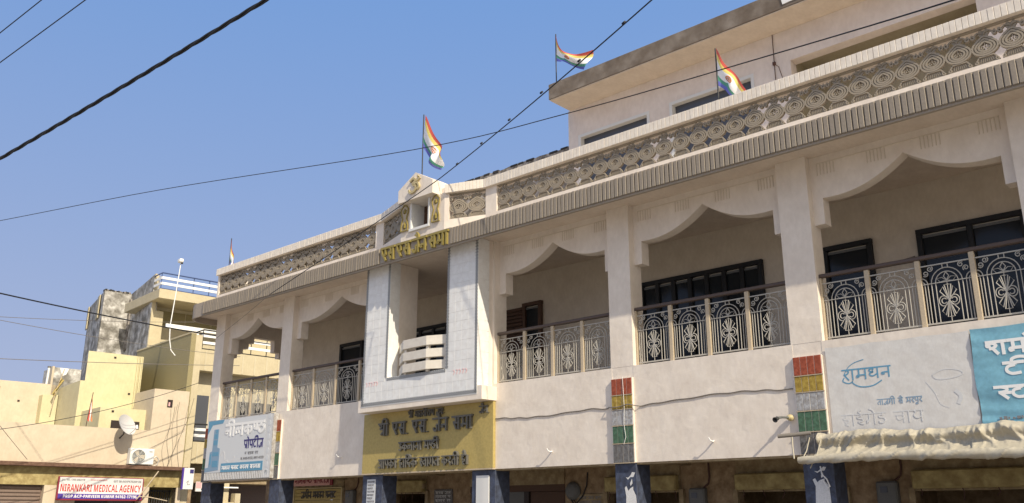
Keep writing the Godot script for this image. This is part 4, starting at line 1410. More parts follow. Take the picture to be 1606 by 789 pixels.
func build_awning():
	var a := thing("tarpaulin_awning", "gathered beige tarpaulin awning rolled up below the banners", "awning", Vector3(-5.5, 2.3, 0.0))
	var n := FastNoiseLite.new()
	n.seed = 5
	n.frequency = 1.0
	var g := []
	var rows := 22
	var cols := 480
	var fall := [0.05, 0.11, 0.15, 0.14, 0.11, 0.1, 0.12, 0.17, 0.25, 0.35]
	for i in rows:
		var v := i / (rows - 1.0)
		var row := []
		var k := v * 8.99
		var base := lerpf(fall[int(k)], fall[int(k) + 1], k - int(k))
		for j in cols:
			var u := 7.0 * j / (cols - 1.0)
			var lean := u + v * 0.2 * sin(u * 1.7 + 0.6) + n.get_noise_1d(u * 1.1) * 0.25
			var deep := 0.55 + n.get_noise_2d(u * 1.5, 30.0 + v * 0.8)
			var f := pow(1.0 - absf(sin(lean * 4.3 + 0.8 * v)), 3.0) * 0.11 * deep + pow(1.0 - absf(sin(lean * 10.5 - 1.5 * v)), 2.0) * 0.06 * (1.2 - deep) + pow(1.0 - absf(sin(lean * 24.0 + 4.0 * v + 2.0 * deep)), 2.0) * 0.028 * (1.3 - v) - 0.035
			f += n.get_noise_2d(lean * 2.0, 11.0 + v * 0.4) * 0.05
			row.append(Vector3(u + 0.04, lerpf(0.5 + 0.02 * sin(u * 3.1) + n.get_noise_2d(u * 3.0, 40.0) * 0.03, 0.17, v), maxf(base + f * minf(1.0, 0.45 + v * 2.0), 0.045)))
		g.append(row)
	var m := MeshBuilder.new()
	m.sheet(g, 0.004)
	part(a, "hanging_cloth", m, M.tarpaulin)
	# rolled edge, twisted folds
	g = []
	for i in 19:
		var t := TAU * i / 18.0
		var row := []
		for j in 420:
			var u := -0.12 + 7.2 * j / 419.0
			var w := n.get_noise_1d(u * 1.3) * 3.0
			var ridge := 1.0 - absf(sin(u * 11.0 + t + w)) * 1.3
			var r := 0.056 + (pow(1.0 - absf(sin(u * 7.0 + t + w)), 2.0) - 0.3) * 0.022 + ridge * 0.007 * (0.5 + n.get_noise_1d(u * 2.0 + 50.0)) + 0.004 * sin(u * 31.0 + t * 2.0 + w * 2.0) + n.get_noise_1d(u * 0.9 + 9.0) * 0.02
			r *= 0.7 + 0.3 * minf(1.0, (u + 0.15) * 3.0)
			row.append(Vector3(u, 0.13 + 0.015 * sin(u * 1.7) + r * cos(t), 0.42 + r * sin(t)))
		g.append(row)
	m = MeshBuilder.new()
	m.sheet(g)
	part(a, "rolled_edge", m, M.tarpaulin)
	# cords
	for q in [[0.1, 0.5, 0.06, 0.03, 0.02, 0.4], [-0.1, 0.47, 0.04, -0.08, 0.12, 0.42]]:
		var c := MeshBuilder.new()
		c.tube([Vector3(q[0], q[1], q[2]), Vector3((q[0] + q[3]) / 2 + 0.01, (q[1] + q[4]) / 2 - 0.03, (q[2] + q[5]) / 2), Vector3(q[3], q[4], q[5])], 0.008, 5)
		part(a, "cord", c, M.tarpaulin)
	var k := MeshBuilder.new()
	k.tube([Vector3(0.02, 0.06, 0.05), Vector3(0.04, -0.05, 0.07), Vector3(0.11, -0.12, 0.08), Vector3(0.14, -0.22, 0.07), Vector3(0.1, -0.24, 0.06), Vector3(0.04, -0.12, 0.06), Vector3(0.02, -0.14, 0.06)], 0.01, 5)
	part(a, "loose_cord_end", k, M.white_paint)

func build_wall_bits():
	# wavy cable along the wall
	var at := Vector3(-8.8, 3.45, 0.0)
	var c := thing("wall_cable", "thin grey cable running unevenly across the hall's plain front wall", "cable", at)
	var pts := []
	var x := -3.0
	while x < 3.05:
		pts.append(Vector3(x, 0.02 + 0.016 * sin(x * 4.1 + 1.3 * sin(x * 1.7)) + 0.008 * sin(x * 13.0 + 2.0 * sin(x * 2.3)) - 0.05 * exp(-pow((x - 0.35) / 0.2, 2)) + 0.03 * sin(x * 0.8), 0.012 if absf(x) > 0.3 else 0.07))
		x += 0.06
	var m := MeshBuilder.new()
	m.tube(pts, 0.009, 5)
	part(c, "cable_run", m, M.cable_grey)
	var tl := MeshBuilder.new()
	tl.tube([Vector3(0.0, 0.5, 0.065), Vector3(0.012, 0.2, 0.068), Vector3(0.02, 0.0, 0.07), Vector3(0.0, -0.3, 0.066), Vector3(0.03, -0.5, 0.066), Vector3(-0.02, -0.62, 0.06)], 0.0045, 5)
	part(c, "dangling_wire", tl, M.white_paint)
	# short pegs
	for q in [[Vector3(-10.43, 2.79, 0), "white peg low on the wall between the signboard and the tiled pillar"], [Vector3(-7.17, 2.8, 0), "white peg low on the wall between the two tiled pillars"], [Vector3(-16.55, 2.95, 0), "small peg on the wall left of the ochre signboard"]]:
		var p := thing("wall_peg", q[1], "peg", q[0], 0.0, "pegs on the front wall")
		var b := MeshBuilder.new()
		b.tube([Vector3(0, 0, 0), Vector3(0.01, -0.012, 0.05), Vector3(0.005, 0.0, 0.1)], 0.012, 6)
		part(p, "rod", b, M.white_paint)
		var h := MeshBuilder.new()
		h.tube([Vector3(0.005, 0.0, 0.1), Vector3(-0.012, 0.03, 0.11), Vector3(-0.02, 0.05, 0.115)], 0.008, 5)
		part(p, "hook", h, M.white_paint)
	# old lamp arm by the third tiled pillar
	var l := thing("lamp_arm", "short bent lamp arm with pale knob above the awning's left end", "lamp arm", Vector3(-5.86, 3.06, 0))
	var lm := MeshBuilder.new()
	lm.tube([Vector3(0, 0, 0), Vector3(0, 0.0, 0.12), Vector3(-0.02, -0.01, 0.3), Vector3(-0.03, -0.03, 0.42)], 0.018, 8)
	part(l, "arm", lm, M.meter_grey)
	var kn := MeshBuilder.new()
	kn.t = Transform3D(Basis(Vector3.RIGHT, PI / 2), Vector3(0, 0, 0.02))
	kn.lathe([Vector2(0.001, 0.0), Vector2(0.045, 0.01), Vector2(0.05, 0.04), Vector2(0.028, 0.07), Vector2(0.034, 0.1), Vector2(0.001, 0.12)], 12)
	part(l, "knob", kn, M.gold_side)
	var cu := MeshBuilder.new()
	cu.t = Transform3D(Basis(Vector3.RIGHT, PI / 2 + 0.35), Vector3(-0.03, -0.03, 0.4))
	cu.lathe([Vector2(0.001, 0.0), Vector2(0.03, 0.01), Vector2(0.026, 0.06), Vector2(0.04, 0.09), Vector2(0.03, 0.092), Vector2(0.001, 0.05)], 12)
	part(l, "socket", cu, M.metal_dark)
	# pipe end that carries the awning
	var pp := thing("awning_pipe", "stub of rusty pipe sticking out above the awning's left corner", "pipe", Vector3(-5.84, 2.8, 0.0))
	var pm := MeshBuilder.new()
	pm.tube([Vector3(0.3, 0.02, 0.13), Vector3(0.05, 0.0, 0.2), Vector3(-0.14, -0.01, 0.26)], 0.03, 8)
	part(pp, "pipe_stub", pm, M.cable_grey)
	var pn := MeshBuilder.new()
	pn.tube([Vector3(0.05, 0.0, 0.2), Vector3(0.06, -0.18, 0.23), Vector3(0.1, -0.34, 0.3)], 0.012, 6)
	part(pp, "cord", pn, M.tarpaulin)
	var pw := MeshBuilder.new()
	pw.bevel(0.1, 0.16, -0.14, -0.04, 0.0, 0.05, 0.01)
	part(pp, "wall_clamp", pw, M.meter_grey)
	# flaking white paint on the two right blue pillars
	for q in [[Vector3(-8.75, 2.1, 0.0005), "flaked white patch on the blue pillar under the grey tiles"], [Vector3(-5.5, 2.16, 0.0005), "worn white patch on the blue pillar under the awning"]]:
		var f := thing("paint_flake", q[1], "flaked paint", q[0], 0.0, "flaked patches on blue pillars")
		var outlines := [[-0.13, -0.6, 0.12, -0.62, 0.1, -0.1, 0.04, 0.0, 0.05, 0.05, -0.02, 0.02, -0.06, -0.02, -0.1, 0.06, -0.13, 0.03, -0.1, -0.1], [0.0, 0.06, 0.03, 0.1, 0.02, 0.17, -0.01, 0.1], [0.0, 0.2, 0.05, 0.2, 0.09, 0.27, 0.04, 0.28, 0.0, 0.23, -0.05, 0.19, -0.1, 0.2, -0.06, 0.16]]
		for o in outlines:
			var poly := PackedVector2Array()
			for k in range(0, o.size(), 2):
				poly.append(Vector2(o[k] + rng.randf_range(-0.008, 0.008), o[k + 1] * (1.0 if q[0].x < -7 else 0.7)))
			var fm := MeshBuilder.new()
			fm.prism(poly, 0.0, 0.003)
			part(f, "flake", fm, M.peel)

func build_arcade_things():
	# electricity meters on the back wall of the arcade
	var z := -1.9
	for q in [[Vector3(-18.5, 2.1, z), "grey electricity meter beside the yellow notice board"], [Vector3(-8.6, 1.96, z), "grey electricity meter between the two dark shop openings"], [Vector3(-5.27, 2.0, z), "grey electricity meter under the tarpaulin awning"]]:
		var t := thing("electricity_meter", q[1], "meter", q[0], 0.0, "meters on the arcade wall")
		block(t, "case", M.meter_grey, -0.16, 0.16, -0.16, 0.2, 0.0, 0.14, 0.025)
		block(t, "display", M.glass_grey, -0.09, 0.02, 0.03, 0.12, 0.139, 0.146)
		for k in 2:
			var c := MeshBuilder.new()
			c.tube([Vector3(-0.04 + k * 0.08, -0.16, 0.06), Vector3(-0.02 + k * 0.03, -0.3, 0.05), Vector3(-0.05 + k * 0.1, -0.6, 0.03), Vector3(0.0, -1.2, 0.02)], 0.012, 5)
			part(t, "supply_wire", c, M.cable_brown)
		var d := MeshBuilder.new()
		d.tube([Vector3(0.1, 0.2, 0.04), Vector3(0.2, 0.28, 0.03), Vector3(0.22, 0.4, 0.02), Vector3(0.21, 0.72, 0.02)], 0.016, 6)
		part(t, "conduit", d, M.cable_brown)
	var bell := thing("round_meter", "round dark bell-like meter with loose wires beside the brown door", "meter", Vector3(-11.45, 2.16, z))
	var bm := MeshBuilder.new()
	bm.t = Transform3D(Basis(Vector3.RIGHT, PI / 2), Vector3.ZERO)
	bm.lathe([Vector2(0.17, 0.0), Vector2(0.18, 0.05), Vector2(0.15, 0.1), Vector2(0.12, 0.13), Vector2(0.05, 0.15), Vector2(0.001, 0.152)], 18)
	part(bell, "case", bm, M.meter_grey)
	var bw := MeshBuilder.new()
	bw.tube([Vector3(0.02, -0.16, 0.06), Vector3(0.1, -0.24, 0.06), Vector3(0.25, -0.1, 0.05), Vector3(0.34, 0.1, 0.03), Vector3(0.36, 0.35, 0.02)], 0.012, 5)
	bw.tube([Vector3(-0.03, -0.16, 0.06), Vector3(0.05, -0.26, 0.07), Vector3(0.1, -0.3, 0.06)], 0.014, 5)
	part(bell, "loose_wire", bw, M.cable_black)
	# notice plates
	var n1 := thing("notice_plate", "beige lettered plaque on the arcade wall below the round meter", "notice", Vector3(-11.06, 1.55, z))
	block(n1, "plate", M.shop_beam, -0.3, 0.36, 0.0, 0.55, 0.0, 0.03, 0.008)
	for k in 6:
		write(n1, "line_of_writing", ["sa ra va space ja na space ka ya", "na ma ta ra space pa la ka", "ha ma ra space ga ta va", "ja na ka space ya ma sa", "pa ra ka space la na", "va sa space ta ra na ka"][k], -0.25, 0.3, 0.45 - k * 0.085, 0.05, 0.009, 0.03, 0.034, M.grey_print, false)
	var n2 := thing("notice_plate", "dark grey lettered plaque on the wall behind the ochre signboard", "notice", Vector3(-15.2, 1.6, z))
	block(n2, "plate", M.strip_grey, -0.3, 0.3, 0.0, 0.66, 0.0, 0.03, 0.008)
	for k in 7:
		write(n2, "line_of_writing", ["sa ra va space ja na", "na ma ta ra space pa", "ha ma ra space ga", "ja na ka space ya", "pa ra ka space la", "va sa space ta ra", "ka ma la"][k], -0.25, 0.25, 0.56 - k * 0.085, 0.05, 0.009, 0.03, 0.034, M.banner_ghost, false)
	var n3 := thing("paper_notice", "narrow white paper notice pasted on the blue pillar left of the signboard", "notice", Vector3(-15.44, 1.5, 0.001))
	block(n3, "sheet", M.banner_pale, -0.14, 0.14, 0.0, 0.93, 0.0, 0.006)
	for k in 13:
		write(n3, "line_of_writing", ["ka ma la na sa ra", "pa ta va ja na", "ra ha ma ga ta", "sa na la ka"][k % 4], -0.12, 0.12 - 0.03 * (k % 3), 0.86 - k * 0.067, 0.035, 0.007, 0.006, 0.009, M.grey_print, false)
	# small signs in the left arcade
	var rs := thing("red_lettered_sign", "small pink sign with dark red lettering under the left front wall", "sign", Vector3(-20.1, 2.44, z + 0.05))
	block(rs, "board", M.sign_pink, -0.86, 0.72, 0.0, 0.28, 0.0, 0.03, 0.004)
	block(rs, "red_end", M.sign_maroon, 0.721, 0.83, 0.0, 0.28, 0.0, 0.028)
	write(rs, "red_letter", "na ii la ka na_half ttha space pra o pa tta ii reph ja", -0.82, 0.7, 0.06, 0.14, 0.026, 0.03, 0.036, M.sign_maroon, false)
	var yb := thing("yellow_board", "slatted mustard board with dark lettering beside the grey meter", "sign", Vector3(-19.9, 1.5, z + 0.04))
	for k in 9:
		block(yb, "slat", M.ochre, -1.0, 1.02, 0.02 + k * 0.093, 0.02 + k * 0.093 + 0.085, 0.0, 0.03, 0.006)
	for q in [[-1.05, -1.0, 0.0, 0.88], [1.02, 1.07, 0.0, 0.88], [-1.0, 1.02, 0.86, 0.89]]:
		block(yb, "frame", M.gold_side, q[0], q[1], q[2], q[3], 0.0, 0.05, 0.005)
	write(yb, "dark_letter", "ja ma ii na space ma ka aa na space pa la aa tta", -0.7, 0.8, 0.62, 0.16, 0.03, 0.03, 0.04, M.metal_dark, false)
	var br := thing("wall_box", "small dark junction box high on the wall left of the plaque", "box", Vector3(-15.95, 2.28, z + 0.03))
	block(br, "case", M.shop_beam, -0.14, 0.2, 0.0, 0.12, 0.0, 0.12, 0.01)
	block(br, "bracket", M.cable_brown, -0.02, 0.06, -0.08, -0.001, 0.0, 0.08, 0.006)

func sag(a: Vector3, b: Vector3, drop: float, n := 40) -> Array:
	var p := []
	for k in n + 1:
		var t := float(k) / n
		p.append(a.lerp(b, t) - Vector3(0, drop * 4.0 * t * (1 - t), 0))
	return p

func overhead(label: String, pts: Array, r: float, material: Material, called := "overhead_wire") -> Node3D:
	var o := thing(called, label, "cable", pts[0], 0.0, "overhead cables")
	var q := []
	for p in pts:
		q.append(p - pts[0])
	var m := MeshBuilder.new()
	m.tube(q, r, 5)
	part(o, "strand", m, material)
	return o

func q0_tail() -> Vector3:
	return Vector3(-18.43, 6.81, 0.95)

func build_wires():
	# twisted service cable, nearest
	var a := Vector3(-13.73, 6.5, 8.88)
	var b := Vector3(-8.09, 7.48, 7.77)
	var d := b - a
	var line := sag(a - d * 0.7, b + d * 0.8, 0.16, 150)
	var o := thing("twisted_cable", "thick black twisted cable crossing the sky at the top left", "cable", line[0], 0.0, "overhead cables")
	for s in 3:
		var pts := []
		for k in line.size():
			var dd: Vector3 = (line[mini(k + 1, line.size() - 1)] - line[maxi(k - 1, 0)]).normalized()
			var e := dd.cross(Vector3.UP).normalized()
			var f := e.cross(dd)
			var g := k * 0.62 + TAU * s / 3.0
			pts.append(line[k] - line[0] + (e * cos(g) + f * sin(g)) * 0.0145)
		var m := MeshBuilder.new()
		m.tube(pts, 0.013, 6)
		part(o, "strand", m, M.cable_black)
	a = Vector3(-14.21, 8.11, 8.88)
	b = Vector3(-11.47, 8.61, 8.41)
	overhead("thin wire across the top left corner, the nearer to the thick cable", sag(a - (b - a), b + (b - a) * 2, 0.03), 0.008, M.cable_black)
	a = Vector3(-14.06, 8.48, 8.99)
	b = Vector3(-12.54, 8.96, 8.63)
	overhead("thin wire cutting the extreme top left corner of the sky", sag(a - (b - a), b + (b - a) * 2, 0.02), 0.008, M.cable_black)
	# long wire over the whole front
	var p := []
	var w4 := [Vector3(-34.0, 9.9, 6.9), Vector3(-27.99, 9.59, 5.14), Vector3(-20.72, 9.53, 2.9), Vector3(-13.23, 9.07, 1.03), Vector3(-8.72, 8.3, 1.52), Vector3(-4.48, 7.42, 2.57), Vector3(-1.45, 6.05, 4.75), Vector3(1.5, 4.9, 6.7)]
	for k in w4.size() - 1:
		for s in 8:
			p.append(w4[k].cubic_interpolate(w4[k + 1], w4[maxi(k - 1, 0)], w4[mini(k + 2, w4.size() - 1)], s / 8.0))
	overhead("long thin wire sagging across the sky and the upper windows", p, 0.009, M.cable_black)
	# taut wire with ties, past the niche
	p = [Vector3(-19.6, 6.5, 0.85), Vector3(-18.43, 6.81, 0.95)]
	var q0 := Vector3(-18.43, 6.81, 0.95)
	var q1 := Vector3(-12.0, 7.99, 1.42)
	var q2 := Vector3(-4.76, 7.63, 4.55)
	var tail := [Vector3(-21.0, 6.1, 0.8), Vector3(-19.6, 6.5, 0.85), q0_tail()]
	overhead("faint thin wire slanting over the left end of the ribbed fascia", tail, 0.005, M.cable_grey)
	p = [q0_tail()]
	p.append_array(sag(q0, q1, 0.02, 16).slice(1))
	p.append_array(sag(q1, q2, 0.05, 20).slice(1))
	p.append(q2 + (q2 - q1) * 0.5)
	var t := overhead("taut wire with small ties rising past the niche to the top edge", p, 0.0095, M.cable_black)
	for k in 6:
		var at := q1.lerp(q2, 0.12 + k * 0.15)
		var m := MeshBuilder.new()
		m.tube([at - (q2 - q1).normalized() * 0.03 - p[0], at + (q2 - q1).normalized() * 0.03 - p[0]], 0.017, 6)
		part(t, "tie", m, M.cable_black)
	# wires to the left houses
	overhead("heavy dark cable dipping toward the cream house's balcony", sag(Vector3(-21.84, 6.85, 9.70), Vector3(-27.55, 7.58, -6.32), 0.22, 40), 0.019, M.cable_black)
	overhead("faint wire just below the heavy cable on the left", sag(Vector3(-25.46, 6.67, 5.47), Vector3(-28.22, 7.08, -4.19), 0.1), 0.008, M.cable_grey)
	overhead("thin wire level across the top of the yellow block", sag(Vector3(-26.43, 5.62, 6.12), Vector3(-28.22, 6.76, -4.19), 0.05), 0.01, M.cable_grey)
	overhead("short thin wire at the left edge above the yellow walls", sag(Vector3(-23.07, 6.12, 6.56), Vector3(-26.32, 7.75, -2.17), 0.08), 0.007, M.cable_grey)
	overhead("dark wire running up from the dish to the corner balcony", sag(Vector3(-27.83, 3.72, 5.00), Vector3(-28.34, 6.02, -2.79), 0.28), 0.009, M.cable_black)
	overhead("thin wire slanting down the cream wall at the left edge", sag(Vector3(-27.10, 4.95, 4.44), Vector3(-29.34, 3.31, 1.97), 0.02), 0.008, M.cable_grey)

# ---------------------------------------------------------------- houses beyond the hall's left end
# they share one street line: u along it (to the right), n out towards the street
const STREET := Vector3(-30.24, -0.204, -2.62)
const SIZE := 1.12
const STREET_TURN := 1.480737

func out_of(u: float, y: float, n: float) -> Vector3:
	return STREET + Vector3(u, y, n).rotated(Vector3.UP, STREET_TURN) * SIZE

func house(called: String, label: String, category := "building") -> Node3D:
	return thing(called, label, category, STREET, STREET_TURN)

func footprint(q: Array) -> PackedVector2Array:
	var p := PackedVector2Array()
	for k in range(0, q.size(), 2):
		p.append(Vector2(q[k], q[k + 1]))
	return p

func tower(parent: Node, called: String, m: Material, q: Array, y0: float, y1: float) -> MeshInstance3D:
	var b := MeshBuilder.new()
	b.plan(footprint(q), y0, y1)
	return part(parent, called, b, m)

func rails(parent: Node, u0: float, u1: float, n: float, side: float, y0: float, y1: float, top: Material):
	# top rail, two white bands, thin posts, along the front and the left side
	var t := MeshBuilder.new()
	t.tube([Vector3(u0, y1, n - side), Vector3(u0, y1, n), Vector3(u1, y1, n)], 0.025, 6)
	t.tube([Vector3(u0, y0 + 0.03, n - side), Vector3(u0, y0 + 0.03, n), Vector3(u1, y0 + 0.03, n)], 0.018, 6)
	var r := part(parent, "railing", t, top)
	for f in [0.36, 0.7]:
		var b := MeshBuilder.new()
		var y := lerpf(y0, y1, f)
		b.box(u0, u1, y - 0.045, y + 0.045, n - 0.02, n + 0.02)
		b.box(u0 - 0.02, u0 + 0.02, y - 0.045, y + 0.045, n - side, n - 0.021)
		part(r, "white_band", b, M.white_paint)
	var count := int((u1 - u0) / 0.65) + 1
	for k in count + 1:
		var u := lerpf(u0, u1, float(k) / count)
		var b := MeshBuilder.new()
		b.box(u - 0.012, u + 0.012, y0, y1, n - 0.045, n - 0.021)
		part(r, "post", b, top)

func build_shop_house():
	var h := house("shop_house", "low pale yellow house with shops below and a stepped wall on its right")
	var cw: Material = M.cream_wall
	var yw: Material = M.yellow_wall
	block(h, "parapet_wall", cw, -9.0, -0.371, 3.13, 4.2, -0.25, 0.0)
	block(h, "stepped_wall", cw, -0.37, 0.75, 3.13, 5.49, -1.6, 0.0)
	block(h, "terrace", cw, -9.0, 0.75, 2.8, 3.1, -9.0, -0.26)
	block(h, "ledge", M.ledge_brown, -9.0, 0.84, 3.02, 3.129, -0.25, 0.27, 0.008)
	# street storey
	block(h, "shop_front_beam", M.cream_beam, -9.0, 0.78, 2.52, 3.019, -0.3, -0.002)
	var piers := [[-9.0, -7.4], [-5.0, -4.55], [-3.16, -2.3], [-0.48, -0.2], [0.64, 0.78]]
	for p in piers:
		block(h, "pier", M.cream_wall, p[0], p[1], 0.0, 2.519, -0.3, -0.001)
	for s in [[-7.4, -5.0], [-4.55, -3.16]]:
		var sh := MeshBuilder.new()
		sh.box(s[0], s[1], 0.0, 2.52, -0.3, -0.2)
		var shutter := part(h, "roller_shutter", sh, M.shutter)
		for k in 24:
			var sl := MeshBuilder.new()
			sl.bevel(s[0] + 0.02, s[1] - 0.02, 0.1 + k * 0.1, 0.1 + k * 0.1 + 0.085, -0.2, -0.165, 0.02)
			part(shutter, "shutter_slat", sl, M.shutter)
	block(h, "shop_room_back", M.shop_wall, -9.0, 0.75, 0.0, 2.799, -4.2, -4.0)
	block(h, "shop_room_side", M.shop_wall, -2.5, -2.35, 0.0, 2.799, -3.999, -0.301)
	block(h, "shop_room_side", M.shop_wall, 0.66, 0.75, 0.0, 2.799, -3.999, -0.301)
	block(h, "shop_fanlight", M.glass_grey, -2.25, -1.35, 1.85, 2.2, -0.3, -0.25)
	block(h, "shop_fanlight", M.meter_grey, -1.3, -0.55, 1.85, 2.2, -0.3, -0.25)
	var cl := MeshBuilder.new()
	cl.box(-0.2, 0.64, 2.4, 2.44, -0.45, -0.38)
	var g := part(h, "collapsible_gate", cl, M.metal_dark)
	for k in 11:
		block(g, "gate_bar", M.metal_dark, -0.17 + k * 0.075, -0.145 + k * 0.075, 0.0, 2.45, -0.42, -0.39)
	# set-back blocks
	tower(h, "step_block", yw, [-1.76, -0.5, -0.372, -0.5, -0.372, -2.2, -1.76, -2.2], 3.1, 4.86)
	block(h, "strip_window", M.dark_wood, -1.4, -0.55, 4.21, 4.48, -0.499, -0.47)
	block(h, "window_pane", M.glass_grey, -1.05, -0.68, 4.24, 4.45, -0.469, -0.46)
	tower(h, "upper_block", yw, [-1.79, -2.21, -0.02, -2.21, 0.62, -4.6, -0.9, -4.6], 4.5, 6.8)
	tower(h, "lower_block", yw, [-1.93, -2.2, -1.77, -2.2, -1.2, -5.2, -1.8, -5.2], 3.1, 5.83)
	tower(h, "lower_block", yw, [-1.76, -2.205, -0.2, -2.205, -0.2, -4.0, -1.2, -4.0], 3.1, 4.5)
	tower(h, "rear_wall", cw, [-9.0, -5.3, -1.9, -5.3, -1.6, -5.6, -9.0, -5.6], 3.1, 6.02)
	tower(h, "rear_step", yw, [-2.25, -5.29, -1.85, -5.29, -1.85, -4.6, -2.25, -4.9], 3.1, 5.6)
	# small openings and vent holes
	block(h, "small_window", M.dark_wood, 0.07, 0.23, 4.95, 5.18, 0.001, 0.02)
	block(h, "small_window_pane", M.sign_pink, 0.1, 0.15, 4.98, 5.1, 0.02, 0.026)
	for q in [[-0.98, 6.64, -2.209], [-0.4, 5.5, -2.209], [-1.42, 4.72, -0.499], [-3.55, 5.75, -5.299], [-2.9, 5.35, -5.299]]:
		block(h, "vent_hole", M.dark_wood, q[0], q[0] + 0.07, q[1], q[1] + 0.06, q[2], q[2] + 0.012)
	block(h, "vent_hole", M.dark_wood, -1.945, -1.93, 4.2, 4.36, -3.1, -2.9)
	# drain pipes and loose wires on the stepped wall
	for u in [-0.2, -0.1]:
		var p := MeshBuilder.new()
		p.tube([Vector3(u, 6.79, -2.17), Vector3(u, 5.0, -2.17), Vector3(u, 4.87, -2.17)], 0.03, 6)
		part(h, "drain_pipe", p, yw)
	for k in 6:
		var p := MeshBuilder.new()
		var u := 0.2 + k * 0.09
		var pts := []
		for s in 22:
			var f := s / 21.0
			pts.append(Vector3(u + 0.08 * sin(f * 7 + k * 1.3) * (0.3 + f) + (0.25 if k > 3 else 0.0) * (1 - f) * (1 - f) - 0.1 * f, lerpf(4.9 + 0.08 * k, 3.13, f), 0.015))
		p.tube(pts, 0.0045, 5)
		part(h, "hanging_wire", p, M.cable_black if k % 2 else M.cable_grey)

func build_shop_things():
	# medical shop sign
	var s := thing("medical_sign", "red and white lettered shop sign with violet strip above the shop door", "sign", out_of(-1.66, 2.12, 0.14), STREET_TURN)
	s.rotation.x = 0
	block(s, "frame", M.sign_maroon, -1.21, 1.21, -0.02, 0.64, 0.0, 0.05, 0.01)
	block(s, "grey_band", M.banner_ghost, -1.17, 1.17, 0.44, 0.62, 0.051, 0.056)
	block(s, "white_field", M.sign_white, -1.17, 1.17, 0.17, 0.439, 0.051, 0.057)
	block(s, "violet_band", M.sign_violet, -1.17, 1.17, 0.03, 0.169, 0.051, 0.058)
	latin(s, "red_lettering", "NIRANKARI MEDICAL AGENCY", Vector3(0, 0.33, 0.06), 2.26, 0.2, M.sign_red)
	latin(s, "white_lettering", "PROP.&CP-PARVEEN KUMAR 94162-17196", Vector3(0, 0.1, 0.061), 2.06, 0.085, M.white_paint)
	latin(s, "grey_lettering", "D.L. NO. 1753 20B/21B", Vector3(-0.8, 0.555, 0.059), 0.62, 0.05, M.grey_print)
	latin(s, "grey_lettering", "(RETAIL & WHOLESALE)", Vector3(-0.1, 0.555, 0.059), 0.46, 0.035, M.sign_red, false)
	latin(s, "grey_lettering", "GST 06-AKHPK7920P1Z6", Vector3(0.72, 0.535, 0.059), 0.8, 0.06, M.grey_print)
	# tube lamps on a slanting pole
	var p := thing("slanting_pole", "pale pole leaning beside the medical sign's right end", "pole", out_of(-0.6, 2.05, 0.3), STREET_TURN)
	var m := MeshBuilder.new()
	m.tube([Vector3(-0.06, 0.1, 0.0), Vector3(0.16, 0.45, 0.1), Vector3(0.43, 0.92, 0.2)], 0.02, 8)
	part(p, "pole", m, M.rail_cream)
	m = MeshBuilder.new()
	m.tube([Vector3(-0.02, 0.18, 0.03), Vector3(0.3, 0.16, 0.1), Vector3(0.8, 0.06, 0.15)], 0.015, 8)
	part(p, "cross_bar", m, M.rail_cream)
	# satellite dish
	var d := thing("satellite_dish", "pale grey satellite dish on the cream parapet wall", "satellite dish", out_of(-1.28, 4.27, 0.5), STREET_TURN)
	m = MeshBuilder.new()
	var tilt := Basis(Vector3.UP, 0.5) * Basis(Vector3.RIGHT, PI / 2 - 0.42)
	m.t = Transform3D(tilt, Vector3.ZERO)
	var prof := []
	for k in 9:
		var r := 0.33 * k / 8.0
		prof.append(Vector2(maxf(r, 0.001), r * r * 0.75 - 0.04))
	m.lathe(prof, 28)
	prof = []
	for k in 9:
		var r := 0.33 * (8 - k) / 8.0
		prof.append(Vector2(maxf(r, 0.001), r * r * 0.75 - 0.052))
	m.lathe(prof, 28)
	part(d, "reflector", m, M.dish_grey)
	m = MeshBuilder.new()
	var low := tilt * Vector3(0, 0.02, 0.3)
	var focus := tilt * Vector3(0, 0.34, 0.22)
	m.tube([low, low.lerp(focus, 0.5) + Vector3(0, -0.02, 0), focus], 0.014, 6)
	part(d, "feed_arm", m, M.dish_grey)
	m = MeshBuilder.new()
	m.tube([focus - tilt * Vector3(0, 0, 0.05), focus + tilt * Vector3(0, -0.02, 0.06)], 0.035, 8)
	part(d, "feed_horn", m, M.plastic_white)
	m = MeshBuilder.new()
	m.tube([Vector3(0, -0.05, -0.06), Vector3(0.02, -0.25, -0.2), Vector3(0.02, -0.35, -0.5)], 0.022, 8)
	part(d, "mount", m, M.metal_dark)
	# air conditioner
	var a := thing("air_conditioner", "white outdoor air conditioner unit standing on the brown ledge", "air conditioner", out_of(-0.62, 3.13, 0.13), STREET_TURN)
	block(a, "case", M.plastic_white, -0.36, 0.36, 0.03, 0.5, -0.12, 0.13, 0.015)
	block(a, "foot", M.metal_dark, -0.28, -0.2, 0.0, 0.029, -0.12, 0.12)
	block(a, "foot", M.metal_dark, 0.2, 0.28, 0.0, 0.029, -0.12, 0.12)
	m = MeshBuilder.new()
	m.t = Transform3D(Basis(Vector3.RIGHT, PI / 2), Vector3(-0.11, 0.265, 0.131))
	m.lathe([Vector2(0.001, 0.0), Vector2(0.2, 0.0), Vector2(0.2, 0.004)], 24)
	part(a, "fan_opening", m, M.meter_grey)
	m = MeshBuilder.new()
	for k in 5:
		var ring := []
		for j in 24:
			ring.append(Vector3(-0.11 + cos(TAU * j / 24) * (0.2 - k * 0.037), 0.265 + sin(TAU * j / 24) * (0.2 - k * 0.037), 0.148))
		m.tube(ring, 0.005 if k else 0.012, 5, true, true)
	for k in 6:
		var g := TAU * k / 6.0
		m.tube([Vector3(-0.11, 0.265, 0.152), Vector3(-0.11 + cos(g) * 0.2, 0.265 + sin(g) * 0.2, 0.152)], 0.004, 4)
	part(a, "fan_guard", m, M.plastic_white)
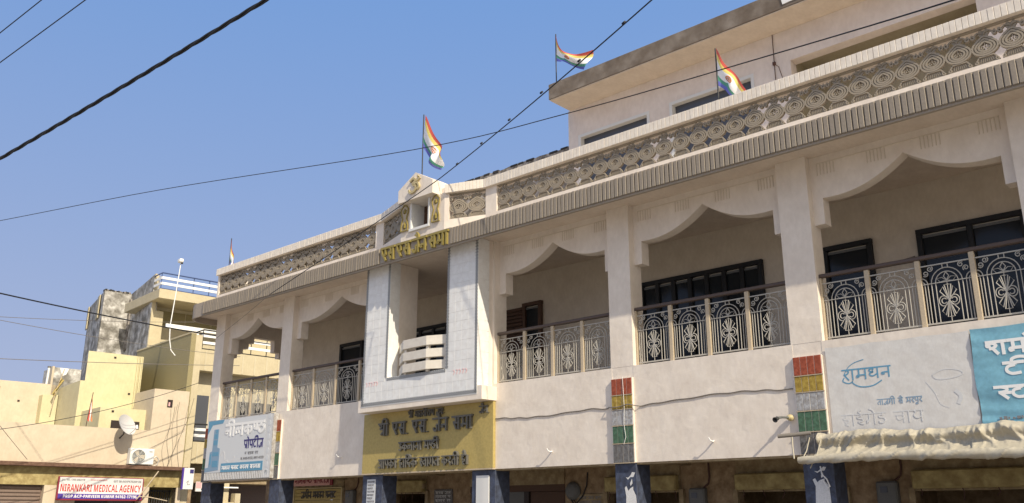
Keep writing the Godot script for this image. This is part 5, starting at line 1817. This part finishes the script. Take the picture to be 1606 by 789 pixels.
	for k in 3:
		m = MeshBuilder.new()
		m.t = Transform3D(Basis(Vector3(0, 0, 1), TAU * k / 3.0), Vector3(-0.11, 0.265, 0.137))
		m.prism(PackedVector2Array([Vector2(0.02, -0.03), Vector2(0.17, -0.07), Vector2(0.18, 0.05), Vector2(0.03, 0.03)]), 0.0, 0.006)
		part(a, "fan_blade", m, M.rail_cream)
	block(a, "name_badge", M.grey_print, 0.2, 0.3, 0.4, 0.425, 0.1305, 0.133)
	m = MeshBuilder.new()
	m.tube([Vector3(0.36, 0.2, 0.0), Vector3(0.46, 0.3, 0.02), Vector3(0.56, 0.2, 0.0), Vector3(0.55, 0.06, -0.05), Vector3(0.48, 0.02, -0.1)], 0.014, 6)
	part(a, "pipe_loop", m, M.plastic_white)
	# cloth bits on the terrace
	var y := thing("yellow_cloth", "faded yellow cloth pennant on the terrace corner", "flag", out_of(-2.12, 5.4, -4.4), STREET_TURN)
	m = MeshBuilder.new()
	m.tube([Vector3(0.06, -0.3, 0), Vector3(0.12, 0.3, 0), Vector3(0.3, 1.05, 0)], 0.016, 6)
	part(y, "stick", m, M.rail_cream)
	m = MeshBuilder.new()
	var g := []
	for i in 6:
		var row := []
		for j in 8:
			var f := i / 5.0
			row.append(Vector3(lerpf(0.24, 0.02, f) + 0.1 * (j / 7.0) * (1.0 - f * 0.5), lerpf(0.75, 0.2, f) - 0.08 * j / 7.0, 0.05 * sin(j * 1.3 + i)))
		g.append(row)
	m.sheet(g)
	part(y, "cloth", m, M.ochre)
	var r := thing("red_pennant", "small furled red and white pennant standing on the parapet wall", "flag", out_of(-2.16, 4.1, -0.35), STREET_TURN)
	m = MeshBuilder.new()
	m.tube([Vector3(0, 0.0, 0), Vector3(0.03, 0.5, 0), Vector3(0.09, 1.15, 0)], 0.011, 6)
	part(r, "stick", m, M.brown_wood)
	for fold in 3:
		g = []
		for i in 7:
			var row := []
			for j in 4:
				var f := i / 6.0
				row.append(Vector3(0.08 - 0.14 * f * 0.5 + (fold * 3 + j) * 0.018 * f, 1.05 - f * 0.72 - 0.02 * j, 0.03 * sin(fold * 2 + j + i)))
			g.append(row)
		m = MeshBuilder.new()
		m.sheet(g)
		part(r, "cloth_fold", m, [M.flag_red, M.flag_white, M.flag_orange][fold])
	# far roof: tank house and pipe
	var k := thing("water_tank", "distant grey tank house with a torn white sheet behind the yellow wall", "water tank", out_of(-1.36, 6.0, -6.2), STREET_TURN)
	block(k, "tank", M.weathered, -0.3, 0.62, 0.0, 0.75, -1.2, 0.0)
	m = MeshBuilder.new()
	m.prism(PackedVector2Array([Vector2(-0.12, 0.74), Vector2(0.2, 0.74), Vector2(0.12, 0.52), Vector2(0.0, 0.46)]), 0.001, 0.02)
	part(k, "white_sheet", m, M.white_paint)
	block(k, "side_post", M.cream_wall, -0.36, -0.29, 0.0, 0.78, -0.3, 0.02)
	var v := thing("vent_pipe", "thin white vent pipe on the far yellow wall", "pipe", out_of(-1.98, 5.9, -5.7), STREET_TURN)
	m = MeshBuilder.new()
	m.tube([Vector3(0, 0, 0), Vector3(0.02, 0.5, 0), Vector3(0.02, 0.74, 0)], 0.04, 8)
	part(v, "pipe", m, M.plastic_white)
	m = MeshBuilder.new()
	m.tube([Vector3(0.02, 0.74, 0), Vector3(0.02, 0.79, 0)], 0.055, 8)
	part(v, "cap", m, M.meter_grey)

func build_balcony_house():
	var h := house("balcony_house", "tall cream house with white banded balconies and a speckled side wall")
	var c: Material = M.house_cream
	# speckled flank and the pier at its street end
	block(h, "speckled_flank", M.speckle_tile, 0.64, 0.8, 0.0, 7.38, -4.75, -0.05)
	block(h, "flank_coping", c, 0.62, 0.82, 7.381, 7.43, -4.75, -0.04)
	block(h, "street_pier", c, 0.801, 1.02, 0.0, 7.36, -0.5, -0.045)
	# rear part of the house with the terrace
	block(h, "terrace_floor", c, 0.801, 6.5, 6.75, 6.95, -4.75, -1.5)
	tower(h, "tower_wall", c, [1.0, -4.8, 1.45, -4.8, 1.95, -8.4, 1.52, -8.4], 0.0, 9.0)
	tower(h, "tower_wall", c, [1.0, -4.8, 1.13, -4.8, 1.6, -8.4, 1.52, -8.4], 9.001, 10.4)
	block(h, "rear_wall", M.house_pale_cream, 1.45, 6.5, 6.95, 9.329, -7.5, -5.6)
	block(h, "rear_door", M.black_frame, 1.5, 2.1, 6.95, 8.0, -5.599, -5.55)
	for j in 4:
		block(h, "frieze_panel", M.speckle_tile, 1.6 + j * 1.05, 2.6 + j * 1.05, 8.65, 9.2, -5.599, -5.57)
	var slab := block(h, "roof_slab", c, 0.93, 6.6, 9.33, 9.68, -7.5, -4.05, 0.01)
	rails(slab, 1.0, 6.5, -4.12, 0.7, 9.68, 10.3, M.rail_blue)
	# terrace railing
	var t := MeshBuilder.new()
	t.box(0.9, 2.75, 8.06, 8.2, -3.05, -2.97)
	t.box(2.0, 2.12, 7.8, 8.059, -3.05, -2.97)
	part(h, "terrace_beam", t, M.white_paint)
	# balconies on the street side
	for b in [[1.43, 7.4, 6.37, 7.08, 7.76, -1.0], [1.25, 7.4, 3.3, 3.98, 4.55, -0.55]]:
		var bb := MeshBuilder.new()
		bb.box(b[0], b[1], b[2], b[3], b[5] - 1.0, b[5])
		var bal := part(h, "balcony", bb, c)
		for k in 13:
			var u: float = b[0] + 0.14 + k * 0.45
			block(bal, "groove", M.house_pale_cream, u, u + 0.05, b[2] + 0.02, b[3] - 0.06, b[5] + 0.001, b[5] + 0.012)
		rails(bal, b[0] + 0.04, b[1], b[5] - 0.05, 0.9, b[3], b[4], M.black_frame)
	block(h, "street_wall", M.house_pale_cream, 1.021, 7.5, 3.0, 6.75, -2.4, -1.501)
	block(h, "upper_street_wall", c, 2.8, 7.5, 6.951, 9.3, -2.4, -1.8)
	block(h, "balcony_door", M.glass_grey, 1.62, 2.05, 3.98, 5.6, -1.5, -1.46)
	block(h, "balcony_window", M.black_frame, 3.0, 4.4, 4.4, 5.5, -1.5, -1.46)
	# street storey
	block(h, "shop_wall", M.shop_wall, 1.021, 1.25, 0.0, 2.999, -2.4, -0.3)
	block(h, "shop_wall", c, 2.35, 2.65, 0.0, 2.999, -2.4, -0.6)
	block(h, "shop_lintel", M.shop_beam, 1.251, 7.5, 2.7, 2.999, -2.4, -0.7)
	block(h, "shop_shutter", M.shutter, 2.66, 7.5, 0.0, 2.699, -2.4, -2.2)
	block(h, "shop_back", M.shop_wall, 1.021, 7.5, 0.0, 2.999, -5.0, -4.8)
	# things on it
	var s := thing("projecting_sign", "white shop sign seen nearly edge-on beside the hall's corner", "sign", out_of(0.78, 2.46, 0.35), STREET_TURN)
	block(s, "panel", M.sign_white, -0.12, 0.2, 0.0, 0.64, 0.0, 0.06, 0.008)
	block(s, "edge", M.sign_violet, -0.17, -0.121, 0.0, 0.64, 0.0, 0.06)
	block(s, "blue_mark", M.print_navy, 0.06, 0.18, 0.48, 0.6, 0.061, 0.066)
	var m := MeshBuilder.new()
	m.ribbon(smooth([-0.02, 0.2, 0.04, 0.26, 0.02, 0.14, 0.1, 0.16]), 0.015, 0.06, 0.066)
	part(s, "mark", m, M.grey_print)
	var ps := thing("pink_white_sign", "small pink and white shop sign under the left shop board", "sign", out_of(1.72, 2.42, -0.3), STREET_TURN)
	block(ps, "panel", M.sign_white, -0.36, 0.36, 0.0, 0.3, 0.0, 0.05, 0.005)
	block(ps, "pink_corner", M.sign_pink, -0.35, -0.18, 0.1, 0.29, 0.05, 0.055)
	block(ps, "pink_corner", M.sign_pink, 0.18, 0.35, 0.1, 0.29, 0.05, 0.055)
	block(ps, "dark_line", M.metal_dark, -0.18, 0.2, 0.05, 0.09, 0.05, 0.056)
	var tl := thing("tube_lamp", "unlit white tube lamp fixed under the arcade beam at far left", "lamp", out_of(2.5, 2.56, -0.5), STREET_TURN)
	m = MeshBuilder.new()
	m.tube([Vector3(-0.36, 0, 0.04), Vector3(0.38, 0.0, 0.04)], 0.02, 8)
	part(tl, "tube", m, M.white_paint)
	block(tl, "batten", M.plastic_white, -0.4, 0.42, -0.02, 0.03, -0.03, 0.02, 0.004)
	var yc := thing("yellow_cupboard", "pale yellow painted cupboard top beyond the hall's left arcade", "cupboard", out_of(2.35, 0.0, -0.4), STREET_TURN)
	block(yc, "body", M.house_cream, -0.42, 0.42, 0.0, 2.1, -0.3, 0.0, 0.01)
	block(yc, "side_pillar", M.house_cream, 0.43, 0.62, 0.0, 2.38, -0.3, 0.02, 0.01)
	block(yc, "red_panel", M.strip_red, 0.3, 0.6, 1.6, 1.95, 0.021, 0.04)

func build_grey_house():
	var h := house("grey_house", "raw grey weathered concrete house rising behind the yellow roofs")
	var w: Material = M.weathered
	tower(h, "front_wall", w, [0.43, -8.5, 1.48, -8.5, 1.48, -8.8, 0.46, -8.8], 0.0, 10.36)
	tower(h, "right_flank", w, [1.481, -8.5, 0.99, -4.85, 1.2, -4.85, 1.75, -8.5], 0.0, 10.36)
	tower(h, "left_flank", w, [0.42, -8.55, 0.6, -8.85, 1.15, -12.0, 0.98, -12.0], 0.0, 10.3)
	tower(h, "corner_pier", M.weathered_low, [1.4, -8.3, 1.53, -8.25, 1.53, -8.49, 1.4, -8.49], 8.0, 10.1)
	# raised cut-outs at the top of the left flank
	for q in [[0.5, -9.0, 0.62, -9.6], [0.92, -11.6, 1.02, -12.05]]:
		tower(h, "bare_patch", M.house_cream, [q[0] - 0.09, q[1], q[0] - 0.05, q[1], q[2] - 0.05, q[3], q[2] - 0.09, q[3]], 9.3, 10.25)
	# worn top edge
	for k in 16:
		var f := k / 16.0
		var wd := rng.randf_range(0.05, 0.085)
		var b := MeshBuilder.new()
		b.bevel(lerpf(0.44, 1.42, f), lerpf(0.44, 1.42, f) + wd, 10.33, 10.375 + rng.randf_range(0.0, 0.05), -8.78, -8.49, 0.01)
		part(h, "worn_edge", b, M.soot if rng.randf() < 0.5 else M.weathered_low)
	# white pole with a lamp, standing in front of the house
	var p := thing("white_pole", "tall thin leaning white pole with a small white camera on top", "pole", out_of(-0.05, 7.4, -0.6), STREET_TURN)
	var m := MeshBuilder.new()
	m.tube([Vector3(0.42, -0.72, 0.05), Vector3(0.28, -0.55, 0), Vector3(0.2, -0.2, 0), Vector3(0.17, 0.25, 0), Vector3(0.24, 1.3, 0), Vector3(0.3, 2.42, 0)], 0.016, 7)
	part(p, "mast", m, M.white_paint)
	block(p, "camera_body", M.plastic_white, 0.2, 0.34, 2.4, 2.52, -0.06, 0.14, 0.02)
	block(p, "camera_lens", M.metal_dark, 0.3, 0.345, 2.36, 2.399, 0.02, 0.08)

func build_ground():
	var g := MeshBuilder.new()
	g.box(-400, 400, -0.5, 0.0, -400, 400)
	structure("ground", g, M.dust_ground)
	var r := MeshBuilder.new()
	r.box(-90, 90, 0.001, 0.008, 3.2, 10.5)
	structure("road", r, M.road)
	var p := MeshBuilder.new()
	p.bevel(-24, 14, 0.001, 0.1, 0.62, 2.6, 0.02)
	structure("pavement", p, M.pavement)
